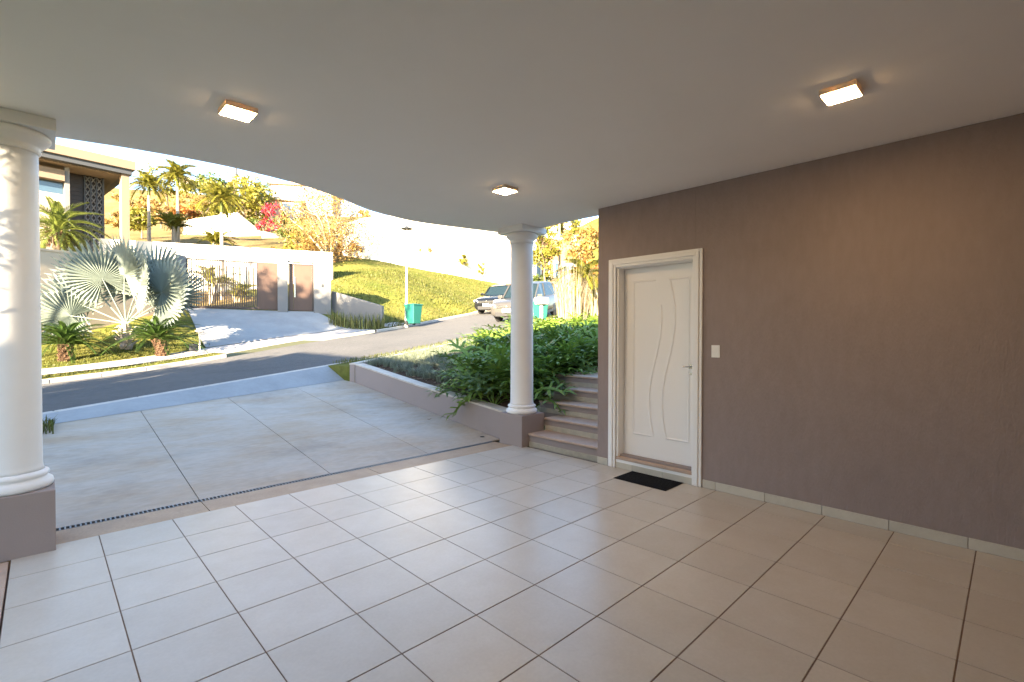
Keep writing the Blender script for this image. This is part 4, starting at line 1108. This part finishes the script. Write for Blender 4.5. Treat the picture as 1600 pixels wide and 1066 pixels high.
# long white wall above the lawn
pts = [(536, 402, 36.2, 352), (565, 407, 36.8, 341), (640, 420, 39.2, 334), (720, 435, 42.2, 330), (800, 449, 46.3, 330), (838, 452, 49, 338)]
lwz = thing('long_white_wall', at(536, 402, 36.2), 'long bright white retaining wall above the green lawn', 'wall')
for p, q in zip(pts[:-1], pts[1:]):
    a, b = at(p[0], p[1], p[2]), at(q[0], q[1], q[2]); f = Frame(a, b)
    f.box(MB(), 0, f.L - .004, 0, .35, (a.z - .8, b.z - .8), (at(p[0], p[3], p[2]).z, at(q[0], q[3], q[2]).z)).build('wall_panel', M['whitewall'], lwz)
# creepers growing up the foot of that wall
cr_ = MB()
for k in range(1300):
    t = random.random() ** 1.2; px = 545 + 150 * t; d_ = at(px, 405 + (px - 545) * .19, 36.3 + (px - 545) * .036 - .25); p = d_ + Vector((rnd(-.1, .1), rnd(-.1, .1), abs(random.gauss(0, .7)) * (1 - .5 * t)))
    if mnoise.noise(Vector((px * .08, p.z * 1.2, 0))) < -.05: continue
    s_ = rnd(.03, .075); a = Vector((rnd(-1, 1), rnd(-1, 1), rnd(-1, 1))) * s_; b = Vector((rnd(-1, 1), rnd(-1, 1), rnd(-1, 1))) * s_
    cr_.quad(p - a, p - b, p + a, p + b)
o = cr_.build('creeper', M['goldleaf']); o['kind'] = 'stuff'

# modern house at the upper left
D0, D1 = 21.6, 24.1
HA, HB = at(72, 260, D0), at(212, 260, D1)
H = Frame(HA + (HA - HB).normalized() * 5, HB); oL = 5.0
mh = thing('modern_house', flat(HB) + Vector((0, 0, 3)), 'modern flat-roofed house with deep cream fascia behind the palms', 'house')
zr = at(212, 253, D1).z
hk = (H.L - oL) / 140.0                                # metres per photo pixel along the front (approximate)
U = lambda px: oL + np.interp(px, [72, 212], [0, H.L - oL])
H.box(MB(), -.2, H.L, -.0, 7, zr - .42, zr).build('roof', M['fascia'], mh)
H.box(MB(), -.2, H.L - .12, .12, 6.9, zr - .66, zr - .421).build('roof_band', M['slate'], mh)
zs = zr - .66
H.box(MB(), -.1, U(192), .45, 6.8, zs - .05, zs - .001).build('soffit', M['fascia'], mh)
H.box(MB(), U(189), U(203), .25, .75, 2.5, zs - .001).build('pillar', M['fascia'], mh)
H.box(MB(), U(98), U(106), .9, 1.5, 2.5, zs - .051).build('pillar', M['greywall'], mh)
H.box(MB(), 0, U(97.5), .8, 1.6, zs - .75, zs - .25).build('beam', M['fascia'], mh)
H.box(MB(), 0, U(97.5), 1.2, 1.3, zs - 1.35, zs - .751).build('window', M['winglass'], mh)
H.box(MB(), 0, U(97.5), 1.0, 1.4, 2.5, zs - 1.36).build('wall', M['cream'], mh)
H.box(MB(), U(106.2), U(168), 1.9, 2.2, 2.5, zs - .051).build('recess_wall', M['woodpanel'], mh)
for k in range(17):
    z = zs - .12 - .2 * k; H.box(MB(), U(106.4), U(136), 1.875, 1.899, z - .185, z).build('plank', M['woodpanel'], mh)
pf_ = MB(); 
for c in range(3):
    for r_ in range(11):
        u0 = U(137) + c * (U(168) - U(137)) / 3 + .02; u1 = U(137) + (c + 1) * (U(168) - U(137)) / 3 - .02; z1 = zs - .08 - r_ * .34; z0 = z1 - .30
        for (ua, za, ub, zb) in ((u0, z0, u1, z1), (u0, z1, u1, z0)):
            pf_.tube([H.p(ua, 1.78, za), H.p(ub, 1.78, zb)], .028, 4)
o = pf_.build('lattice', M['greywall'], mh)
mb = MB()
for c in range(4): u = U(137) + c * (U(168) - U(137)) / 3; H.box(mb, u - .025, u + .025, 1.72, 1.86, zs - 3.9, zs - .06)
mb.build('lattice_frame', M['slate'], mh)
H.box(MB(), U(168.5), U(171), 1.7, 6.5, 2.5, zs - .051).build('side_wall', M['slate'], mh)

# houses on the hill
def hill_house(px0, px1, pyt, pyb, D, label, wallm, roofm, wins, dep=7, flatroof=True, dD=1.5):
    a, b = at(px0, pyb, D), at(px1, pyb, D + dD); f = Frame(a, b); t = thing('hill_house', a, label, 'house')
    zt_ = at(px0, pyt, D).z; za = a.z
    f.box(MB(), 0, f.L, 0, dep, za - 3, zt_).build('wall', M[wallm], t)
    f.box(MB(), -.4, f.L + .4, -.5, dep + .4, zt_ + .001, zt_ + .35).build('roof', M[roofm], t)
    for (u0, u1, v0, v1) in wins:
        z0 = lerp(za, zt_, v0); z1 = lerp(za, zt_, v1)
        mb = MB(); ua, ub = u0 * f.L, u1 * f.L
        f.box(mb, ua - .12, ua, -.06, -.001, z0 - .12, z1 + .12); f.box(mb, ub, ub + .12, -.06, -.001, z0 - .12, z1 + .12)
        f.box(mb, ua + .001, ub - .001, -.06, -.001, z1, z1 + .12); f.box(mb, ua + .001, ub - .001, -.06, -.001, z0 - .12, z0)
        w_ = mb.build('window', M['whitewall'], t); f.box(MB(), ua + .001, ub - .001, -.02, -.002, z0 + .001, z1 - .001).build('pane', M['winglass'], w_)
    return t
hill_house(276, 334, 281, 312, 74, 'pale long house on the skyline with a band of bluish windows', 'cream', 'whitewall', [(.35, .62, .35, .75), (.68, .95, .35, .75)])
hill_house(399, 470, 311, 350, 60, 'cream and orange house on the hill under the curved ceiling edge', 'pinkwall', 'cream', [(.62, .78, .55, .9), (.82, .96, .55, .9)])
hill_house(424, 520, 288, 306, 72, 'long low house highest on the hill with a cream roof band', 'pinkwall', 'cream', [(.15, .35, .3, .8), (.5, .7, .3, .8)])
# brick house on the right
bA, bB = at(826, 448, 52), at(906, 455, 56)
bf = Frame(bA, bB); bh = thing('brick_house', bA, 'brick-red house with tall white framed windows right of the slim column', 'house')
zbt = at(880, 375, 54).z
bf.box(MB(), -1.5, bf.L + .3, 0, 8, bA.z - 2.5, zbt).build('wall', M['brick'], bh)
bf.box(MB(), -1.7, bf.L + .5, -.25, 8.2, zbt + .001, zbt + .28).build('roof', M['whitewall'], bh)
for px in (840, 852, 868, 881, 893):
    u = np.interp(px, [826, 906], [0, bf.L]); z0 = lerp(bA.z, bB.z, .5) + .1; z1 = z0 + 3.0
    mb = MB(); hw, fr_ = .40, .17
    bf.box(mb, u - hw, u - hw + fr_, -.1, -.001, z0, z1); bf.box(mb, u + hw - fr_, u + hw, -.1, -.001, z0, z1)
    bf.box(mb, u - hw + fr_ + .001, u + hw - fr_ - .001, -.1, -.001, z1 - .25, z1); bf.box(mb, u - hw + fr_ + .001, u + hw - fr_ - .001, -.1, -.001, z0, z0 + .3)
    w_ = mb.build('window', M['whitewall'], bh)
    bf.box(MB(), u - hw + fr_ + .002, u + hw - fr_ - .002, -.04, -.002, z0 + .301, z1 - .251).build('pane', M['winglass'], w_)
wb = Frame(at(866, 400, 66), at(900, 400, 67)); wh = thing('white_house', at(866, 430, 66), 'white building rising behind the brick house', 'house')
wb.box(MB(), 0, wb.L, 0, 6, 5, at(880, 352, 66).z).build('wall', M['whitewall'], wh); wb.box(MB(), -.3, wb.L + .3, -.3, 6.3, at(880, 352, 66).z + .001, at(880, 352, 66).z + .3).build('roof', M['cream'], wh)
for q in (.12, .56): wb.box(MB(), wb.L * q, wb.L * (q + .3), -.04, -.001, at(880, 368, 66).z, at(880, 360, 66).z).build('window', M['winglass'], wh)

# ------------------------------------------------------------------ street furniture
sp = onfar(635, 505, 22.6)
sl_ = thing('street_lamp', sp, 'slender pale street lamp with a flat round head beside the green bin', 'street lamp')
hz_ = at(637, 358, 22.6).z - sp.z
MB().tube([(0, 0, -.1), (0, 0, 1.0), (0, 0, 1.02), (.02, -.01, hz_)], [.085, .075, .05, .032], 10).build('pole', M['polepaint'], sl_, local=True)
MB().lathe([(0, 0), (.25, .01), (.28, .04), (.10, .10), (.03, .18), (0, .18)], (.02, -.01, hz_ - .03), 24).build('lamp_head', M['slate'], sl_, local=True)
def bin_(p, rz, label, group=None, wheel=True):
    t = thing('wheelie_bin', p, label, 'bin', group, rz)
    mb = MB(); i = 0
    for (z, a, b) in ((.06, .21, .24), (.90, .27, .31)):
        mb.v += [(-a, -b, z), (a, -b, z), (a, b, z), (-a, b, z)]
    mb.f += [(0, 3, 2, 1), (4, 5, 6, 7), (0, 1, 5, 4), (1, 2, 6, 5), (2, 3, 7, 6), (3, 0, 4, 7)]
    mb.build('body', M['teal'], t, local=True, bevel=.02)
    MB().box(-.29, .29, -.34, .33, .901, .96).build('lid', M['teal'], t, local=True, bevel=.02)
    MB().tube([(-.2, .33, .88), (-.2, .40, .90), (.2, .40, .90), (.2, .33, .88)], .015, 6).build('handle', M['teal'], t, local=True)
    for s_ in (-.24, .24):
        place('wheel', MB().tube([(-.025, 0, 0), (.025, 0, 0)], .1, 12).mesh('wheel', M['drain']), t, (s_, .22, .1))
    return t
bp2 = onfar(646, 504, 22.4)
bin_(bp2, R(10), 'teal wheelie bin standing against the street lamp')
p = at(840, 503, 16.2); p.z = PZ(p.x, p.y)
bin_(p, R(-30), 'teal bin half hidden behind the slim column and shrubs')
p = at(846, 505, 15.9); p.z = PZ(p.x, p.y)
rk = thing('letter_box', p, 'white rounded box on a white post right of the slim column', 'letter box')
hh = at(846, 476, 15.9).z - p.z
MB().box(-.035, .035, -.035, .035, -.1, hh).build('post', M['polepaint'], rk, local=True, bevel=.005)
MB().box(-.22, .22, -.15, .15, hh + .001, hh + .23).build('box', M['plastic'], rk, local=True, bevel=.05)
# small garden lamp and its box on the lawn
p = onfar(312, 533, 15.3)
gl = thing('garden_lamp', p, 'small white garden lamp post on the lawn by the driveway opposite', 'garden lamp')
MB().tube([(0, 0, -.05), (0, 0, .62)], .022, 8).build('post', M['polepaint'], gl, local=True)
MB().lathe([(0, .62), (.05, .62), (.13, .68), (.13, .70), (0, .70)], n=16).build('head', M['polepaint'], gl, local=True)
p = onfar(302, 530, 15.4)
fx = thing('floodlight', p, 'small dark floodlight low on the lawn beside the garden lamp', 'floodlight')
MB().box(-.11, .11, -.06, .06, .05, .26).build('housing', M['slate'], fx, local=True, bevel=.01); MB().tube([(0, 0, -.03), (0, 0, .06)], .02, 6).build('spike', M['slate'], fx, local=True)
# poles
p = at(874, 452, 48); zt_ = at(874, 340, 48).z
up = thing('utility_pole', p, 'thin timber utility pole in front of the brick house', 'utility pole')
MB().tube([(0, 0, -1), (0, 0, zt_ - p.z)], [.15, .10], 8).build('pole', M['woodpole'], up, local=True); MB().box(-.7, .7, -.05, .05, zt_ - p.z - .5, zt_ - p.z - .36).build('crossarm', M['woodpole'], up, local=True)
p = at(796, 468, 30); 
tk = thing('bare_trunk', p, 'thick grey bare trunk mostly hidden by the slim column', 'tree trunk')
MB().tube([(0, 0, -1), (.02, 0, 1.5), (0, 0, at(796, 378, 30).z - p.z)], [.30, .27, .26], 12).build('trunk', M['bark'], tk, local=True)
p = at(369, 330, 66); pk = thing('chimney_pole', p, 'thin dark pole on the skyline above the yellow-green tree', 'pole')
MB().tube([(0, 0, -2), (0, 0, at(369, 262, 66).z - p.z)], .14, 6).build('pole', M['slate'], pk, local=True)

# ------------------------------------------------------------------ cars
M['carsilver'] = mat('silver_car_paint', (0.085, 0.080, 0.074), 0.32, metal=.35, coat=.35)
M['carblack'] = mat('black_car_paint', (0.007, 0.008, 0.010), 0.25, coat=.35)
M['carglass'] = mat('car_glass', (0.012, 0.022, 0.028), .05, spec=.35)
M['rubber'] = mat('rubber', (0.02, 0.02, 0.02), .85)
M['alloy'] = mat('alloy', (0.5, 0.5, 0.5), .3, metal=1)
M['lens'] = mat('lamp_lens', (0.75, 0.76, 0.78), .08, spec=.9, coat=1)
M['blacktrim'] = mat('black_trim', (0.025, 0.025, 0.027), .5)
M['plate'] = mat('number_plate', (0.75, 0.75, 0.74), .4)

def car(loc, rz, pitch, paint, label, L_=4.40, W_=1.84, Ht=1.62):
    t = thing('parked_car', loc, label, 'car', 'cars parked on the street', 0)
    t.rotation_euler = (0, pitch, rz)
    hl, hw = L_ / 2, W_ / 2
    # body stations: x (front = +), half width factor, z bottom, z sill, z belt/top
    st_ = [(1.0, .70, .42, .50, .66), (.985, .86, .30, .50, .78), (.93, .95, .24, .52, .90), (.80, .99, .22, .54, .97), (.50, 1.0, .22, .55, 1.03), (.36, 1.0, .22, .55, 1.06), (.0, 1.0, .22, .55, 1.07), (-.45, 1.0, .22, .55, 1.09), (-.80, .99, .24, .55, 1.10), (-.95, .94, .28, .55, 1.08), (-1.0, .84, .38, .55, .98)]
    mb = MB(); prof_n = 9
    for (x, wf, zb, zs_, zt_) in st_:
        h = hw * wf; X = x * hl
        half = [(h * .86, zb), (h * .98, zb + .10), (h, zs_), (h * .99, zs_ + (zt_ - zs_) * .55), (h * .95, zt_ - .05), (h * .86, zt_), (0, zt_ + .035 * (1 if x > .36 else .2))]
        for (y, z) in half: mb.v.append((X, -y, z))
        for (y, z) in reversed(half[:-1]): mb.v.append((X, y, z))
    m_ = 13
    for i in range(len(st_) - 1):
        for j in range(m_):
            k = (j + 1) % m_
            mb.f.append((i * m_ + j, (i + 1) * m_ + j, (i + 1) * m_ + k, i * m_ + k))
    mb.f.append(tuple(reversed(range(m_)))[::-1]); mb.f.append(tuple((len(st_) - 1) * m_ + k for k in range(m_))[::-1])
    body = mb.build('body', M[paint], t, local=True, smooth=False)
    s_ = body.modifiers.new('sub', 'SUBSURF'); s_.levels = s_.render_levels = 1
    for p_ in body.data.polygons: p_.use_smooth = True
    # greenhouse
    gx = [(.40, .86, 1.05, 1.06), (.12, .80, 1.06, Ht - .07), (-.02, .76, 1.06, Ht - .01), (-.40, .75, 1.07, Ht), (-.74, .74, 1.08, Ht - .05), (-.92, .78, 1.08, 1.12)]
    gm = MB()
    for (x, wf, z0, z1) in gx:
        h = hw * wf; hb = hw * .885; X = x * hl
        gm.v += [(X, -hb, z0 - .02), (X, -h, z1 - .04), (X, -h * .9, z1), (X, h * .9, z1), (X, h, z1 - .04), (X, hb, z0 - .02)]
    for i in range(len(gx) - 1):
        for j in range(5):
            gm.f.append((i * 6 + j, (i + 1) * 6 + j, (i + 1) * 6 + j + 1, i * 6 + j + 1))
    gm.build('window', M['carglass'], t, local=True, smooth=False)
    rf = MB()
    for (x, wf, z1) in ((.125, .80, Ht - .062), (-.02, .765, Ht), (-.40, .755, Ht + .012), (-.76, .745, Ht - .045)):
        h = hw * wf; X = x * hl
        rf.v += [(X, -h - .004, z1 - .045), (X, -h * .9, z1 + .006), (X, 0, z1 + .03), (X, h * .9, z1 + .006), (X, h + .004, z1 - .045)]
    for i in range(3):
        for j in range(4): rf.f.append((i * 5 + j, (i + 1) * 5 + j, (i + 1) * 5 + j + 1, i * 5 + j + 1))
    rf.build('roof', M[paint], t, local=True, smooth=True)
    for s_ in (-1, 1):
        y1, y2 = s_ * hw * .886, s_ * hw * .80
        MB().tube([(.405 * hl, y1, 1.05), (.13 * hl, y2 + s_ * .01, Ht - .09)], .035, 6).build('pillar', M[paint], t, local=True)
        MB().tube([(-.12 * hl, y1 + s_ * .004, 1.05), (-.16 * hl, s_ * hw * .766, Ht - .05)], .035, 6).build('pillar', M['blacktrim'], t, local=True)
        MB().tube([(-.90 * hl, y1 * .97, 1.07), (-.76 * hl, s_ * hw * .755, Ht - .09)], .06, 6).build('pillar', M[paint], t, local=True)
        hdm = MB(); hdm.v = [(.985 * hl + .0, s_ * hw * .56, .70), (.93 * hl, s_ * hw * .93, .74), (.905 * hl, s_ * hw * .945, .86), (.975 * hl, s_ * hw * .58, .81), (.90 * hl, s_ * hw * .60, .78)]
        hdm.v = [(v[0] + .035, v[1], v[2]) for v in hdm.v]
        hdm.f = [(0, 1, 2, 3), (0, 4, 1), (1, 4, 2), (2, 4, 3), (3, 4, 0)]
        hdm.build('headlight', M['lens'], t, local=True)
        fl2 = MB().lathe([(0, 0), (.06, 0), (.065, .02), (0, .025)], n=14).build('fog_lamp', M['lens'], t, local=True); fl2.location = (.975 * hl, s_ * hw * .66, .46); fl2.rotation_euler = (0, PI / 2, 0)
        MB().box(.33 * hl, .33 * hl + .1, min(s_ * hw * .97, s_ * (hw + .2)), max(s_ * hw * .97, s_ * (hw + .2)), 1.04, 1.18).build('mirror', M[paint], t, local=True, bevel=.03)
        for xw in (.62, -.62):
            w_ = MB().lathe([(.17, -.11), (.30, -.105), (.335, -.07), (.335, .07), (.30, .105), (.17, .11)], n=24)
            o = w_.build('wheel', M['rubber'], t, local=True, smooth=False); o.location = (xw * hl, s_ * (hw - .11), .335); o.rotation_euler = (PI / 2, 0, 0)
            rm = MB().lathe([(0, -.10), (.06, -.10), (.20, -.085), (.215, -.075), (.215, .075), (.2, .085), (.06, .10), (0, .10)], n=20).build('rim', M['alloy'], o, local=True)
            MB().box(xw * hl - .40, xw * hl + .40, min(s_ * (hw - .16), s_ * (hw + .006)), max(s_ * (hw - .16), s_ * (hw + .006)), .20, .66).build('wheel_arch', M['blacktrim'], t, local=True, bevel=.12)
        MB().box(-.10 * hl, -.04 * hl, min(s_ * hw * .99, s_ * (hw + .015)), max(s_ * hw * .99, s_ * (hw + .015)), .93, .96).build('door_handle', M['chrome'], t, local=True)
        MB().box(-.45 * hl, .45 * hl, min(s_ * hw * .97, s_ * (hw + .012)), max(s_ * hw * .97, s_ * (hw + .012)), .25, .36).build('sill_trim', M['blacktrim'], t, local=True)
    MB().box(.955 * hl, hl + .012, -hw * .52, hw * .52, .66, .80).build('grille', M['blacktrim'], t, local=True, bevel=.02)
    for z in (.69, .73, .77): MB().box(.97 * hl, hl + .020, -hw * .50, hw * .50, z - .007, z + .007).build('grille_bar', M['chrome'], t, local=True)
    MB().box(.96 * hl, hl + .0, -hw * .62, hw * .62, .30, .50).build('lower_grille', M['blacktrim'], t, local=True, bevel=.02)
    MB().box(hl - .01, hl + .022, -.20, .20, .50, .63).build('license_plate', M['plate'], t, local=True)
    e_ = MB().lathe([(0, 0), (.055, 0), (.055, .012), (0, .014)], n=20).build('emblem', M['chrome'], t, local=True); e_.location = (hl + .016, 0, .735); e_.rotation_euler = (0, PI / 2, 0)
    return t
rzs = TH + PI
def carz(s, n): return sn(s, n, zstreet(s, n))
cs_ = carz(18.0, 1.15); car(cs_, rzs, math.atan(.13), 'carsilver', 'silver sport utility car parked nearest, half behind the slim column', 4.5, 1.86, 1.70)
cb_ = carz(22.6, 4.75); car(cb_, rzs, math.atan(.13), 'carblack', 'black car parked by the far kerb before the lawn', 4.4, 1.80, 1.60)

# ================================================================== LEFT OF THE DRIVEWAY (outside the frame: shades it from the low sun)
nh = thing('sun_block_wall', (-12, -5, 0), 'high cream wall added unseen at the far left to block the low sun', 'wall')  # unseen wall, added to keep low sun off garage and driveway
for (y0, y1, z) in ((-26, -6.332, 6.4), (-6.33, -6.0, 4.95), (-5.998, 1.2, 6.25)):  # low middle panel leaves a slot for sun on the left column
    MB().box(-12.3, -12, y0, y1, -.3, z).build('wall_panel', M['cream'], nh)
def shade_tree(x, y, z, rx, rz, zc, m, ncl, per, size, seed, label, r0=.1):
    rs = random.Random(seed); t = thing('garden_tree', (x, y, z), label, 'tree', 'trees left of the driveway')
    mb = MB(); limbs(mb, Vector((0, 0, 0)), Vector((0, 0, zc - rz * .3)), rx, rz, 5, r0, rs, 1); mb.build('trunk', M['bark'], t, local=True)
    c_ = MB(); crown(c_, Vector((0, 0, zc)), rx, rx, rz, ncl, per, size, rs); c_.build('crown', M[m], t, local=True)
shade_tree(-5.2, 5.6, .1, 1.6, 1.5, 1.9, 'greenleaf', 40, 90, .12, 31, 'leafy tree beside the street left of the driveway')
shade_tree(-5.2, 3.0, 0, 1.4, 1.2, 2.6, 'greenleaf', 40, 90, .12, 32, 'leafy tree in the garden left of the driveway')
shade_tree(-3.2, -1.42, 0, .55, .55, 3.2, 'palmgrey', 42, 30, .034, 33, 'thin tree over the low gap of the added sun-blocking wall', .022)
for (s_, n_, zc, sd, lab) in ((-7, 8.6, 7.3, 34, 'tall street tree left of the lawn opposite'), (-7.5, 4.9, 7.4, 35, 'tall street tree overhanging the road left of the view')):
    p = sn(s_, n_); shade_tree(p.x, p.y, -.1, 2.4, 1.15, zc + .5, 'greenleaf', 46, 90, .14, sd, lab)
